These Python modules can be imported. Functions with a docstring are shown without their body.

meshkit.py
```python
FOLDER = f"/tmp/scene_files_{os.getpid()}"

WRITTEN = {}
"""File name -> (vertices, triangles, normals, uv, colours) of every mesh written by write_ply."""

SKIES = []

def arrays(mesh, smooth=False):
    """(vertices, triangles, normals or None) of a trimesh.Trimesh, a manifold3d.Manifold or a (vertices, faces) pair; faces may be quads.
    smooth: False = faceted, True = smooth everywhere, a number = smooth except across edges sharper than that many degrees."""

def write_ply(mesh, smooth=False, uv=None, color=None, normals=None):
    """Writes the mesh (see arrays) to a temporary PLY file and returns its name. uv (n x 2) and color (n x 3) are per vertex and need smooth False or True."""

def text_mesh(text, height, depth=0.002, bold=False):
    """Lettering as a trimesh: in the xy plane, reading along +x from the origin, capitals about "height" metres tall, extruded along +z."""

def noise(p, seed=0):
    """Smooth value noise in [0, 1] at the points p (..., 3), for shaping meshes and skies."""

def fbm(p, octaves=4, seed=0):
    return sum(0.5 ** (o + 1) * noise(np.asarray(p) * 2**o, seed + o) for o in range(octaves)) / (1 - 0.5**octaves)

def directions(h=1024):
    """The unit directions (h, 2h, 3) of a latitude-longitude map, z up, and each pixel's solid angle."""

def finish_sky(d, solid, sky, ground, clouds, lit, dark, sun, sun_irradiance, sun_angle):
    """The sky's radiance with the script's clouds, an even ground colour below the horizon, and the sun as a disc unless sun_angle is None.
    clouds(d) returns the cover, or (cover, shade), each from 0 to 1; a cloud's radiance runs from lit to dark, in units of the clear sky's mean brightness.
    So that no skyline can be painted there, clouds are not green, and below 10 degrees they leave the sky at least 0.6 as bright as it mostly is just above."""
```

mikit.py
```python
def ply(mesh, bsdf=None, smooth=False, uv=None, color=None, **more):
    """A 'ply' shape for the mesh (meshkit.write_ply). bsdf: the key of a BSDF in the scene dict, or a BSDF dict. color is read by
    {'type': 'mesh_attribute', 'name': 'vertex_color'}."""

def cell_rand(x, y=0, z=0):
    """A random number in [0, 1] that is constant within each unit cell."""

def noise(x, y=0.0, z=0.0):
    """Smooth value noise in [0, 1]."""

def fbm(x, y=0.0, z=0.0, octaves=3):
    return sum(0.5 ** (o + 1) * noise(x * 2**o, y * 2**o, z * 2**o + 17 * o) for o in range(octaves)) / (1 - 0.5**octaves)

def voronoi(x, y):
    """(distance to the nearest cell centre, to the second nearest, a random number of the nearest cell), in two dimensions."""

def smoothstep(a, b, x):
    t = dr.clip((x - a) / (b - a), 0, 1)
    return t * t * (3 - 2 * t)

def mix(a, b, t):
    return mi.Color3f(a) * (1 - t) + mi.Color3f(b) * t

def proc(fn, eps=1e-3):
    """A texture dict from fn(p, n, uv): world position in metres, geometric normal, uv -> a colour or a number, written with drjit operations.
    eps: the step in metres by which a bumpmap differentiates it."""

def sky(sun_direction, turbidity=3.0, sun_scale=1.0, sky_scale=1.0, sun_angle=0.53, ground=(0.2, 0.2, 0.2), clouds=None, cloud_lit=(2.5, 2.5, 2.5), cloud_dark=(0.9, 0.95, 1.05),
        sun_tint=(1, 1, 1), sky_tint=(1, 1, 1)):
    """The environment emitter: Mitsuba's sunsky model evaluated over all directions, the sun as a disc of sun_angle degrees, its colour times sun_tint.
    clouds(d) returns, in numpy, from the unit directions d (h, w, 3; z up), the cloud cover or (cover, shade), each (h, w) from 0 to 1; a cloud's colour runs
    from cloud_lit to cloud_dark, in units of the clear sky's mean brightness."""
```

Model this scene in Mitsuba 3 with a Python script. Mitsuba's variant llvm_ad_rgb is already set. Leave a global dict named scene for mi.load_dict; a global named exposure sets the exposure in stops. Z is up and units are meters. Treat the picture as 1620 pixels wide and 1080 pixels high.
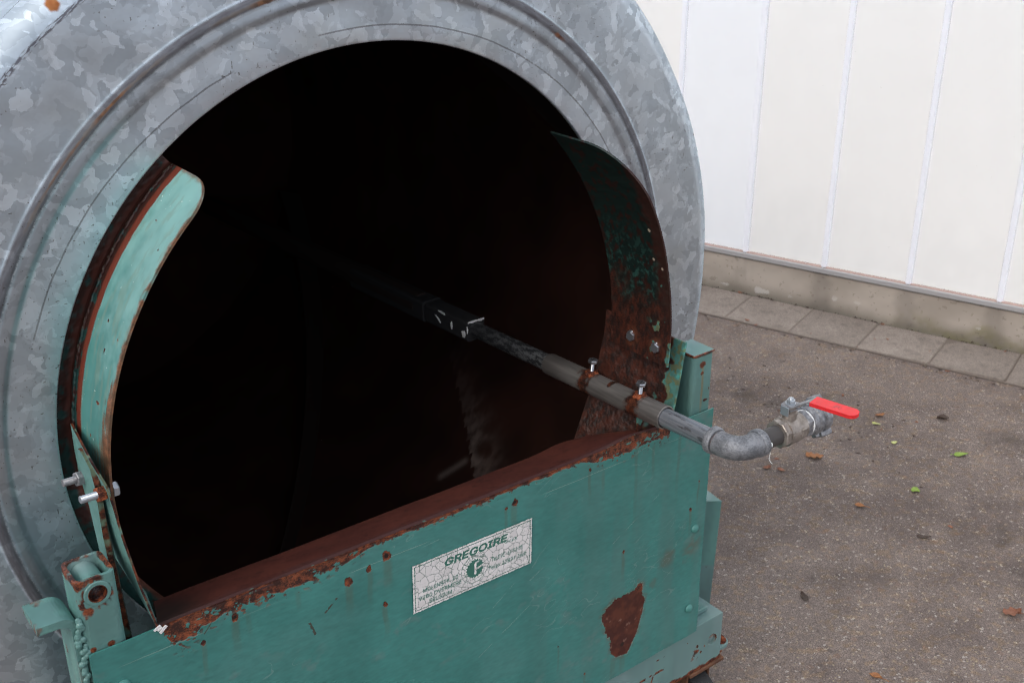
import math, random
import numpy as np
import trimesh
import drjit as dr
import mitsuba as mi
import mikit, meshkit
from mikit import noise, voronoi, smoothstep, mix, cell_rand, proc
import manifold3d as m3
from shapely.geometry import Polygon, LineString, Point

rng = np.random.default_rng(7)
random.seed(7)
scene, labels = {}, {}
H = 0.98                      # height of the drum's axis; the code below works in the machine's own frame, origin on the axis in the plane of the mouth
T = mi.ScalarTransform4f

# ------------------------------------------------------------------ camera, sky, exposure
CAM = np.array([-0.833, -1.4096, 0.7692])
RIGHT, UP, FWD = np.array([0.7910, -0.6112, -0.0040]), np.array([0.2520, 0.3200, 0.9130]), np.array([0.5573, 0.7237, -0.4073])
eye = CAM + [0, 0, H]
scene['camera'] = {'type': 'thinlens', 'fov': 2 * math.degrees(math.atan(810 / 1815.56)), 'fov_axis': 'x', 'near_clip': 0.05, 'far_clip': 400.0,
                   'aperture_radius': 0.0016, 'focus_distance': 1.62,
                   'to_world': T().look_at(origin=eye.tolist(), target=(eye + FWD).tolist(), up=UP.tolist())}
exposure = 2.98
scene['sky'] = mikit.sky((-0.72, -0.28, 0.64), turbidity=4, sun_scale=0.16, sun_angle=36, clouds=lambda d: (1.0, np.clip(0.30 + 0.5 * (meshkit.fbm(d * 2.2, 3) - 0.5), 0, 1)),
                         cloud_lit=(1.66, 1.77, 1.98), cloud_dark=(1.0, 1.08, 1.24), sun_tint=(0.88, 0.97, 1.16), ground=(0.12, 0.11, 0.1))

# ------------------------------------------------------------------ materials
def ref(k): return {'type': 'ref', 'id': k}
def rgb(c): return {'type': 'rgb', 'value': list(c)}
def mat(name, color, rough=0.5, metallic=0.0, spec=0.5, bump=None, bscale=0.001, eps=1e-3, **kw):
    b = {'type': 'principled', 'base_color': color if isinstance(color, dict) else rgb(color), 'roughness': rough, 'metallic': metallic, 'specular': spec, **kw}
    if bump is not None:
        b = {'type': 'bumpmap', 'tex': proc(bump, eps), 'scale': bscale, 'bsdf': b}
    scene[name] = {'type': 'twosided', 'bsdf': b}
    return name

def fbm(x, y=0.0, z=0.0, octaves=3):
    """value noise summed over octaves, each turned so that no grid shows"""
    x, y, z = mi.Float(x), mi.Float(y), mi.Float(z)
    out, amp = mi.Float(0), 0.5
    for o in range(octaves):
        x, y, z = 0.36 * x + 0.48 * y - 0.80 * z + 3.7 * o, -0.80 * x + 0.60 * y + 5.1, 0.48 * x + 0.64 * y + 0.60 * z + 1.3
        out += amp * noise(x, y, z)
        x, y, z, amp = x * 2.03, y * 2.03, z * 2.03, amp * 0.5
    return out / (1 - 0.5 ** octaves)
def C3(r, g, b): return mi.Color3f(r, g, b)
def lerp(a, b, t): return a * (1 - t) + b * t
def blob(u, v, u0, v0, r, soft=0.25):
    d = dr.sqrt(dr.square(u - u0) + dr.square(v - v0)) / r
    return 1 - smoothstep(1 - soft, 1 + soft, d)
def rust(x, y, z, dark=0.0):
    """iron oxide: dark brown to orange, mottled"""
    a = fbm(x * 110, y * 110, z * 110, 4)
    b = noise(x * 620, y * 620, z * 620)
    c = mix(C3(0.030, 0.0095, 0.0068), C3(0.215, 0.058, 0.023), smoothstep(0.36, 0.74, a * 0.7 + b * 0.3))
    return c * (1 - dark)

def line_soft(u, v, a, b, w):
    ax, ay = a; bx, by = b
    t = dr.clip(((u - ax) * (bx - ax) + (v - ay) * (by - ay)) / ((bx - ax) ** 2 + (by - ay) ** 2), 0, 1)
    return dr.exp(-(dr.square(u - ax - t * (bx - ax)) + dr.square(v - ay - t * (by - ay))) / (w * w))
def line_seg(u, v, a, b, w):
    ax, ay = a; bx, by = b
    L2 = (bx - ax) ** 2 + (by - ay) ** 2
    t = dr.clip(((u - ax) * (bx - ax) + (v - ay) * (by - ay)) / L2, 0, 1)
    d = dr.sqrt(dr.square(u - ax - t * (bx - ax)) + dr.square(v - ay - t * (by - ay)))
    return 1 - smoothstep(w * 0.5, w * 1.3, d)

# galvanised sheet with spangle
def galv_f(p, n, uv):
    x, y, z = p.x, p.y, p.z - H
    r = dr.sqrt(x * x + z * z)
    wx = (fbm(x * 70, z * 70, 1.0, 3) - 0.5) * 0.024 + (noise(x * 22, z * 22, 2.0) - 0.5) * 0.02
    wz = (fbm(x * 70, z * 70, 9.0, 3) - 0.5) * 0.024 + (noise(x * 22, z * 22, 8.0) - 0.5) * 0.02
    clus = fbm(x * 26, z * 26, 4.0, 3)
    a, b, c = voronoi((x + wx) * 64 + y * 15, (z + wz) * 64 + y * 31)
    a2, b2, c2 = voronoi((x + wx * 1.2) * 36 + 31.7 + y * 61, (z + wz * 1.2) * 36 + 12.3 + y * 61)
    a3, b3, c3 = voronoi((x + wx) * 130 + 7, (z + wz) * 130 + 3)
    t = mi.Float(0.40) + 0.10 * (c3 - 0.5)
    t = dr.select(c2 > 0.72, 0.57, dr.select(c2 < 0.26, 0.20, t)) + 0.05 * (c - 0.5)
    t = dr.select(c > 1.32 - 0.95 * clus, 0.80 + 0.15 * c3, t)
    t = dr.select(c < 0.62 * clus - 0.16, 0.10, t)
    t = dr.select(c3 > 1.22 - 0.62 * fbm(x * 40, z * 40, 14.0, 2), t + 0.24, t)
    big = fbm(x * 3.1, z * 3.1, 4.0, 3)
    t = t * (0.75 + 0.4 * big) + 0.10 * (fbm(x * 240, z * 240, 0.0, 3) - 0.5) + 0.16 * (fbm(x * 16, z * 16, 6.0, 3) - 0.5)
    col = mix(C3(0.445, 0.518, 0.578), C3(0.775, 0.875, 0.955), dr.clip(t, 0, 1))
    th = dr.atan2(z, x) * (180 / math.pi)
    # worn pale skin beside the mouth
    col = mix(col, C3(0.58, 0.61, 0.66), 0.35 * (1 - smoothstep(0.506, 0.526, r)) * smoothstep(0.3, 0.6, noise(th * 0.8, r * 150)))
    # brownish film along the bead, and its dirty inner foot
    film = smoothstep(0.5805, 0.5865, r) * (1 - smoothstep(0.596, 0.600, r))
    col = mix(col, C3(0.105, 0.092, 0.10), film * (0.72 + 0.25 * fbm(th * 0.6, r * 300, 3.0, 3)))
    foot = smoothstep(0.5595, 0.5640, r) * (1 - smoothstep(0.567, 0.572, r))
    col = mix(col, C3(0.17, 0.18, 0.21), foot * (0.25 + 0.4 * noise(th * 0.22, 7.0)))
    dull = smoothstep(0.566, 0.572, r) * (1 - smoothstep(0.578, 0.584, r))
    col = mix(col, C3(0.24, 0.26, 0.28), dull * 0.55)
    flake = (1 - smoothstep(0.0006, 0.0016, dr.abs(r - 0.5835 - 0.002 * (noise(th * 3.0, 1.0) - 0.5)))) * smoothstep(0.45, 0.62, noise(th * 9.0, r * 300))
    col = mix(col, C3(0.6, 0.6, 0.64), flake * 0.8 * smoothstep(120.0, 150.0, dr.abs(th)))
    # rubbed dark scratches: the seam round the mouth and an outer one
    rs = 0.5215 + 0.02 * dr.square(x / r) + 0.0012 * (noise(th * 0.35, 5.0) - 0.5)
    seam = (1 - smoothstep(0.0005, 0.0017, dr.abs(r - rs))) * smoothstep(0.33, 0.45, noise(th * 0.11, 2.0) + 0.12 * noise(th * 4, 8.0)) * smoothstep(20.0, 30.0, th) * (1 - smoothstep(160.0, 172.0, th))
    col = mix(col, C3(0.05, 0.05, 0.06), seam * 0.55)
    ow = 0.003 + 0.002 * noise(th * 2.0, 4.0)
    outer = (1 - smoothstep(0.4 * ow, ow, dr.abs(r - 0.702))) * smoothstep(0.25, 0.65, noise(th * 2.5, r * 900)) * smoothstep(92.0, 116.0, th) * (1 - smoothstep(140.0, 160.0, th))
    col = mix(col, C3(0.10, 0.09, 0.115), outer * 0.8)
    # rust: bleeding along the bead and a bare bolt spot
    def streak(t0, t1, r0, w):
        m = smoothstep(t0 - 1.5, t0 + 1.0, th) * (1 - smoothstep(t1 - 1.0, t1 + 1.5, th))
        return m * (1 - smoothstep(0.4, 1.1, dr.abs(r - r0) / (w * (0.5 + noise(th * 1.4, r0 * 50)))))
    rb = dr.maximum(dr.maximum(streak(126.0, 130.8, 0.5905, 0.0022), streak(100.5, 106.0, 0.587, 0.004)), dr.maximum(0.6 * streak(134.0, 141.0, 0.5905, 0.0015), streak(53.2, 54.6, 0.586, 0.0035)))
    ro = mix(C3(0.12, 0.042, 0.022), C3(0.30, 0.115, 0.045), smoothstep(0.3, 0.7, noise(x * 160, z * 160) + 0.3 * (z - 0.45)))
    col = mix(col, ro, dr.clip(rb, 0, 1) * 0.9)
    halo = dr.maximum(streak(92.0, 112.0, 0.588, 0.004), streak(120.0, 146.0, 0.5905, 0.003))
    col = mix(col, C3(0.33, 0.25, 0.17), 0.28 * halo)
    sx, sz = 0.718 * math.cos(math.radians(125.3)), 0.718 * math.sin(math.radians(125.3))
    ang = dr.atan2(z - sz, x - sx)
    sp = blob(x, z, sx, sz, 0.0078 + 0.0005 * dr.cos(6 * ang))
    col = mix(col, mix(C3(0.32, 0.11, 0.04), C3(0.42, 0.18, 0.07), noise(x * 300, z * 300)), sp)
    # short scuffs, pin specks, faint yellow oil film
    s1 = (1 - smoothstep(0.02, 0.05, dr.abs(noise(x * 55 + z * 30, z * 50 - x * 60, 5.0) - 0.5))) * smoothstep(0.74, 0.8, noise(x * 11, z * 11, 6.0))
    col = mix(col, C3(0.2, 0.2, 0.21), s1 * 0.0)
    pit = smoothstep(0.915, 0.935, noise(x * 330, z * 330, 3.0)) * smoothstep(0.5, 0.7, noise(x * 14, z * 14, 8.0))
    col = mix(col, C3(0.07, 0.06, 0.06), pit * 0.7)
    oil = smoothstep(0.62, 0.78, fbm(x * 9 + 3, z * 9, 11.0, 3))
    col = mix(col, col * C3(1.0, 0.96, 0.84), oil * 0.25)
    return col
def galv_r(p, n, uv):
    x, z = p.x, p.z - H
    r = dr.sqrt(x * x + z * z)
    return 0.295 + 0.09 * fbm(x * 30, z * 30, 3.0, 2) + 0.30 * smoothstep(0.578, 0.586, r) * (1 - smoothstep(0.598, 0.604, r)) + 0.28 * smoothstep(0.704, 0.715, r)
mat('galvanised', proc(galv_f), proc(galv_r), metallic=0.9, spec=0.45, bump=lambda p, n, uv: fbm(p.x * 14, p.z * 14, p.y * 14, 2) * 1.0 + 0.05 * noise(p.x * 260, p.z * 260, p.y * 260), bscale=0.0022, eps=2e-3)

# inside of the drum: black-brown scale with a pale dried run
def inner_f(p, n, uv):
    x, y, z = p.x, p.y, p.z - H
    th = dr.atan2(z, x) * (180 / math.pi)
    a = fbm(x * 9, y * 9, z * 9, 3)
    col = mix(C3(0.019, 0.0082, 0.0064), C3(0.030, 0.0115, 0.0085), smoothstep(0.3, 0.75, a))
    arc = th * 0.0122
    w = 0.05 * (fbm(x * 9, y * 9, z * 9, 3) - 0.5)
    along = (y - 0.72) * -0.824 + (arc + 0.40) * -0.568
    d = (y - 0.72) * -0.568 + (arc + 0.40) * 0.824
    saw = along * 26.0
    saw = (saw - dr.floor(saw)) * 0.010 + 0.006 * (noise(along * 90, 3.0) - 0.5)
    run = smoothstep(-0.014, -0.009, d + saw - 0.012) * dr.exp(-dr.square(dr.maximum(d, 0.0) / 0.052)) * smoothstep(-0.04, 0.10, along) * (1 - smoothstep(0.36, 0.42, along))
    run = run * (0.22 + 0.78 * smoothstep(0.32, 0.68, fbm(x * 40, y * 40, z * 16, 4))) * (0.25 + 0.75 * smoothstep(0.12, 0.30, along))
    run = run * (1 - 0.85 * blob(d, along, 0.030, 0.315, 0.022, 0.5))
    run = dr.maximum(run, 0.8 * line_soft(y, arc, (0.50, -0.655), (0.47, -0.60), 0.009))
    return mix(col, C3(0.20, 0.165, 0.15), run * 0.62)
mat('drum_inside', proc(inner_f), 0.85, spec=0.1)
mat('dark_green', (0.010, 0.026, 0.022), 0.6)
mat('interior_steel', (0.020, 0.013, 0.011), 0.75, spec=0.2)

GREEN = C3(0.0405, 0.168, 0.149)
LIGHT = C3(0.092, 0.195, 0.178)
def ztop_np(x): return -0.187 - 0.0105 * (x + 0.546)
SPOTS = [(0.138, -0.224, .0075), (0.121, -0.2275, .0035), (0.387, -0.424, .0045), (-0.105, -0.2245, .0085), (-0.35, -0.221, .0065), (-0.136, -0.234, .005), (-0.172, -0.2395, .0075), (-0.112, -0.309, .0055), (-0.398, -0.239, .004), (0.30, -0.222, .004), (0.556, -0.40, .004), (0.30, -0.655, .0035), (0.235, -0.56, .0025), (0.575, -0.345, .0025)]
PATCH = [(0.4292, -0.5109), (0.4403, -0.5140), (0.4404, -0.5422), (0.4473, -0.5574), (0.4417, -0.5876), (0.4299, -0.6212), (0.4160, -0.6442), (0.4032, -0.6603), (0.3758, -0.6515), (0.3646, -0.6372), (0.3605, -0.6022), (0.3478, -0.5804), (0.3404, -0.5566), (0.3400, -0.5445), (0.3512, -0.5332), (0.3689, -0.5226), (0.3925, -0.5228), (0.4191, -0.5218)]
def poly_sd(u, v, pts):
    d, s = mi.Float(1e9), mi.Float(1)
    k = len(pts)
    for i in range(k):
        ax, ay = pts[i]; bx, by = pts[i - 1]
        ex, ey = bx - ax, by - ay
        wx, wy = u - ax, v - ay
        t = dr.clip((wx * ex + wy * ey) / (ex * ex + ey * ey), 0, 1)
        d = dr.minimum(d, dr.square(wx - ex * t) + dr.square(wy - ey * t))
        c1, c2, c3 = v >= ay, v < by, ex * wy > ey * wx
        flip = (c1 & c2 & c3) | (~c1 & ~c2 & ~c3)
        s = dr.select(flip, -s, s)
    return s * dr.sqrt(d)

def panel_masks(x, z):
    wob = (fbm(x * 70, z * 70, 1.0, 3) - 0.5)
    zt = -0.187 - 0.0105 * (x + 0.546)
    dpt = zt - z
    big = 0.0135 * smoothstep(-0.452, -0.44, x) * (1 - smoothstep(-0.24, -0.10, x)) + 0.013 * smoothstep(0.27, 0.34, x) * (1 - smoothstep(0.485, 0.495, x))
    corner = 0.011 * (1 - smoothstep(0.012, 0.03, dr.abs(x + 0.424)))
    lim = 0.0026 + (big + corner) * (0.65 + 1.1 * fbm(x * 45, 2.0, 3.0, 3)) + 0.004 * fbm(x * 30, 5.0, 1.0, 2)
    inside = smoothstep(-0.455, -0.447, x) * (1 - smoothstep(0.488, 0.497, x))
    edge = (1 - smoothstep(-0.0012, 0.0012, dpt + wob * 0.009 - lim)) * inside
    islands = smoothstep(0.60, 0.64, fbm(x * 70, z * 95, 21.0, 4)) * smoothstep(0.001, 0.004, dpt)
    edge = edge * (1 - 0.85 * islands)
    specks = smoothstep(0.60, 0.64, fbm(x * 160, z * 160, 33.0, 2)) * (1 - smoothstep(0.4, 1.0, dpt / (lim * 1.9 + 0.004))) * inside
    m = dr.maximum(edge, specks)
    drip = mi.Float(0)
    rag = 1.9 * (fbm(x * 105, z * 105, 31.0, 4) - 0.5)
    for (sx, sz, sr) in SPOTS:
        dd = dr.sqrt(dr.square(x - sx) * 1.25 + dr.square(z - sz) * 0.85) / sr + rag
        m = dr.maximum(m, 1 - smoothstep(0.80, 1.0, dd))
        below = sz - z
        drip = dr.maximum(drip, smoothstep(-0.004, 0.006, below) * (1 - smoothstep(0.02, 0.075, below)) * (1 - smoothstep(0.3, 1.0, dr.abs(x - sx + 0.004 * (noise(z * 40, sx * 90) - 0.5)) / (sr * 1.3))))
    for xs, z0, ln in ((-0.33, -0.215, 0.06), (-0.255, -0.215, 0.05), (0.452, -0.22, 0.10), (0.33, -0.23, 0.07), (0.515, -0.21, 0.2), (0.41, -0.21, 0.24), (0.368, -0.652, 0.075), (0.372, -0.652, 0.06), (0.392, -0.655, 0.06), (0.396, -0.655, 0.05), (0.255, -0.67, 0.03)):
        below = z0 - z
        drip = dr.maximum(drip, smoothstep(-0.002, 0.01, below) * (1 - smoothstep(0.3 * ln, ln, below)) * (1 - smoothstep(0.2, 1.0, dr.abs(x - xs + 0.006 * (noise(z * 25, xs * 90) - 0.5)) / 0.006)) * 0.7)
    sd = poly_sd(x + wob * 0.006, z + wob * 0.008, PATCH) + 0.009 * (fbm(x * 240, z * 240, 8.0, 4) - 0.5) * smoothstep(-0.02, 0.012, 0.40 - x + 0.5 * (z + 0.58)) + 0.003 * (fbm(x * 300, z * 300, 3.0, 2) - 0.5)
    patch = 1 - smoothstep(-0.0008, 0.0008, sd)
    scr = dr.maximum(line_seg(x, z, (-0.240, -0.2805), (-0.232, -0.305), 0.0022), dr.maximum(line_seg(x, z, (-0.213, -0.275), (-0.192, -0.258), 0.0017), line_seg(x, z, (-0.395, -0.226), (-0.383, -0.212), 0.0009)))
    scr = scr * smoothstep(0.3, 0.5, noise(x * 300, z * 300))
    return m, patch, drip, scr, dpt, wob, sd

def panel_f(p, n, uv):
    x, y, z = p.x, p.y, p.z - H
    m, patch, drip, scr, dpt, wob, sd = panel_masks(x, z)
    br = fbm(x * 14, z * 5, 3.0, 3)
    col = GREEN * (0.80 + 0.42 * br)
    col = mix(col, C3(0.066, 0.195, 0.177), 0.45 * smoothstep(0.4, 0.75, fbm(x * 9 + 4, z * 13, 8.0, 4)))
    col = col * (0.86 + 0.28 * fbm(x * 90, z * 190, 3.0, 3))
    # greyed, dusty runs towards the right and grey rubbing
    col = mix(col, C3(0.075, 0.145, 0.132), 0.42 * smoothstep(0.0, 0.6, x + 0.3 * (fbm(x * 22, z * 2.2, 4.0, 3) - 0.5)) * smoothstep(0.35, 0.65, fbm(x * 34, z * 2.5, 6.0, 2)))
    sm = smoothstep(0.52, 0.72, fbm(x * 40, z * 46, 13.0, 4)) * smoothstep(0.5, 0.66, fbm(x * 10, z * 12, 23.0, 3))
    col = mix(col, C3(0.12, 0.175, 0.165), 0.4 * sm)
    br2 = blob(x + wob * 0.03, z + wob * 0.02, 0.505, -0.485, 0.016, 0.7) + blob(x + wob * 0.03, z + wob * 0.05, 0.565, -0.49, 0.018, 0.8) + 0.7 * blob(x + wob * 0.03, z + wob * 0.02, 0.468, -0.53, 0.010, 0.7)
    col = mix(col, C3(0.09, 0.085, 0.06), 0.6 * dr.clip(br2, 0, 1))
    # long scratch under the fold and fine scratches
    ln = (1 - smoothstep(0.0003, 0.0010, dr.abs(dpt - 0.0345 - 0.002 * noise(x * 5, 1.0)))) * smoothstep(0.4, 0.55, noise(x * 16, 4.0))
    col = mix(col, C3(0.2, 0.28, 0.25), ln * 0.5)
    for k, (a, b) in enumerate((((0.06, -0.43), (0.145, -0.375)), ((0.17, -0.39), (0.20, -0.375)), ((0.05, -0.50), (0.17, -0.44)), ((0.36, -0.395), (0.47, -0.335)), ((-0.05, -0.235), (-0.01, -0.232)))):
        col = mix(col, C3(0.22, 0.29, 0.265), line_seg(x, z, a, b, 0.0005) * 0.55 * smoothstep(0.4, 0.6, fbm(x * 60, z * 60, 2.0, 2)))
    fs = (1 - smoothstep(0.008, 0.02, dr.abs(noise(x * 42 - z * 65, z * 28 + x * 18, 15.0) - 0.5))) * smoothstep(0.66, 0.74, noise(x * 14, z * 14, 16.0))
    col = mix(col, C3(0.2, 0.28, 0.26), fs * 0.25)
    col = mix(col, C3(0.085, 0.062, 0.026), dr.clip(drip, 0, 1) * 0.34 * (0.4 + 0.8 * fbm(x * 120, z * 40, 2.0, 3)))
    # thin pale rim where the paint lifts off
    rc = rust(x, y, z)
    col = mix(col, rc, dr.clip(m, 0, 1))
    pc = mix(C3(0.050, 0.0115, 0.0075), C3(0.085, 0.022, 0.0115), smoothstep(0.35, 0.7, fbm(x * 60, z * 60, 2.0, 4)))
    pc = mix(pc, C3(0.19, 0.10, 0.075), smoothstep(0.66, 0.74, fbm(x * 75, z * 75, 9.0, 3)) * 0.7)
    pc = mix(pc, C3(0.02, 0.008, 0.006), blob(x, z, 0.392, -0.632, 0.0045))
    pc = mix(pc, rust(x, y, z), blob(x + wob * 0.01, z, 0.436, -0.522, 0.012, 0.5))
    halo_p = (1 - smoothstep(0.0, 0.012, sd + 0.01 * wob)) * smoothstep(0.35, 0.65, fbm(x * 120, z * 120, 4.0, 3))
    col = mix(col, C3(0.10, 0.062, 0.035), halo_p * 0.5)
    col = mix(col, C3(0.17, 0.22, 0.18), (1 - smoothstep(0.0006, 0.0016, dr.abs(sd - 0.0008))) * smoothstep(0.45, 0.6, fbm(x * 160, z * 160, 9.0, 2)) * 0.7)
    col = mix(col, pc, patch)
    for (sx, sz, sr) in SPOTS[:1] + SPOTS[3:5]:
        col = mix(col, C3(0.012, 0.006, 0.004), blob(x, z, sx, sz + 0.0015, sr * 0.45))
    return mix(col, C3(0.05, 0.022, 0.012), scr * 0.8)
def panel_r(p, n, uv):
    x, z = p.x, p.z - H
    return 0.36 + 0.2 * fbm(x * 20, z * 20, 3.0, 2)
def paint_bump(p, n, uv):
    x, y, z = p.x, p.y, p.z - H
    return 0.6 * fbm(x * 60 + y * 60, z * 190, y * 60, 2) + 0.4 * noise(x * 420, z * 420, y * 420) + 1.2 * fbm(x * 9, z * 9, y * 9, 2)
def panel_bump(p, n, uv):
    x, z = p.x, p.z - H
    m, patch = panel_masks(x, z)[:2]
    bare = dr.clip(dr.maximum(m, patch), 0, 1)
    return paint_bump(p, n, uv) * (1 - 0.5 * bare) + bare * (0.6 * fbm(x * 300, z * 300, 2.0, 3) - 0.45)
mat('panel_paint', proc(panel_f), proc(panel_r), bump=panel_bump, bscale=0.0013, eps=8e-4)

# green painted frame steel, rust named place by place
def frame_f(p, n, uv):
    x, y, z = p.x, p.y, p.z - H
    wob = fbm(x * 80, y * 80, z * 80, 3) - 0.5
    br = fbm(x * 18, y * 18, z * 12, 3)
    col = LIGHT * (0.82 + 0.36 * br)
    col = mix(col, C3(0.12, 0.27, 0.235), 0.7 * smoothstep(0.45, 0.7, fbm(x * 25, y * 25, z * 9, 3)))
    col = mix(col, C3(0.27, 0.34, 0.34), 0.5 * smoothstep(0.5, 0.7, fbm(x * 12 + 7, y * 12, z * 4, 3)))
    col = mix(col, C3(0.125, 0.200, 0.198) * (0.9 + 0.2 * br), dr.select((z < -0.69) & (z > -0.83), 0.65, 0.0))
    m = mi.Float(0)
    left = x < -0.4
    right = x > 0.5
    m = dr.maximum(m, dr.select(left & (z > -0.14), 1 - smoothstep(0.0118, 0.0128, dr.sqrt(dr.square(x + 0.521) + dr.square(z + 0.105))), 0.0))
    # rim of the open left post, round its tube; the capped right post's edges
    m = dr.maximum(m, dr.select(left & (z > -0.12), smoothstep(-0.0905, -0.0865, z + wob * 0.016 + 0.006 * (1 - smoothstep(-0.545, -0.525, x)) - 0.0035) * smoothstep(0.25, 0.4, fbm(x * 60, y * 60, 3.0, 2) + 0.2 * (1 - smoothstep(-0.545, -0.53, x))) * (1 - (1 - smoothstep(-0.5405, -0.5395, dr.abs(x + 0.5205) - 0.561)) * 0.0), 0.0))
    ring = dr.sqrt(dr.square(x + 0.521) + dr.square(z + 0.105))
    m = dr.maximum(m, dr.select(left & (y < -0.14), (1 - smoothstep(0.021, 0.025, ring + wob * 0.022)) * smoothstep(0.0172, 0.0182, ring) * smoothstep(0.46, 0.54, fbm(x * 70, z * 70, 3.0, 3) + 0.22 * (1 - smoothstep(-0.545, -0.525, x))), 0.0))
    m = dr.maximum(m, dr.select(left & (y < -0.14), blob(x + wob * 0.01, z + wob * 0.02, -0.537, -0.130, 0.007), 0.0))
    m = dr.maximum(m, dr.select(left & (y < -0.14), blob(x, z + wob * 0.004, -0.515, -0.186, 0.005) + blob(x, z, -0.538, -0.1855, 0.004), 0.0))
    lug = (x < -0.5725) & (z > -0.15)
    m = dr.maximum(m, dr.select(lug, smoothstep(0.0, 0.012, wob * 0.035 - 0.001 + dr.maximum(-0.594 - x, y + 0.092)), 0.0))
    capz = smoothstep(-0.093, -0.088, z + wob * 0.012) * smoothstep(0.02, 0.06, dr.abs(n.y) + dr.abs(n.x))
    m = dr.maximum(m, dr.select(right & (z > -0.14), capz * (1 - smoothstep(-0.1335, -0.13, -z + 0.0 * x - 0.22)) , 0.0))
    m = dr.maximum(m, dr.select(right & (z > -0.22), blob(x, z + wob * 0.02, 0.569, -0.103, 0.0075) + blob(x, z + wob * 0.02, 0.569, -0.122, 0.004), 0.0))
    m = dr.maximum(m, dr.select(right & (z > -0.24), smoothstep(0.5935, 0.596, x + wob * 0.012) * smoothstep(0.48, 0.54, noise(z * 55, 2.0)), 0.0))
    # lower channel: bottom edge, hole, gouges, the joint under the panel
    low = (z < -0.69) & (z > -0.83)
    m = dr.maximum(m, dr.select(low, 1 - smoothstep(-0.806, -0.800, z + wob * 0.016), 0.0))
    m = dr.maximum(m, dr.select(low, smoothstep(-0.7025, -0.699, z + wob * 0.012) * smoothstep(0.52, 0.58, noise(x * 30, 1.0)) * (1 - smoothstep(0.59, 0.6, x)), 0.0))
    hole = dr.sqrt(dr.square(x - 0.653) + dr.square(z + 0.752))
    m = dr.maximum(m, dr.select(low & right, (1 - smoothstep(0.0128, 0.0140, hole + wob * 0.006)) * smoothstep(-0.012, 0.0, z + 0.752 + wob * 0.02), 0.0))
    m = dr.maximum(m, dr.select(low & right, blob(x + wob * 0.01, z + wob * 0.05, 0.607, -0.766, 0.010, 0.5) * smoothstep(0.45, 0.55, noise(x * 220, z * 220)), 0.0))
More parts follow.
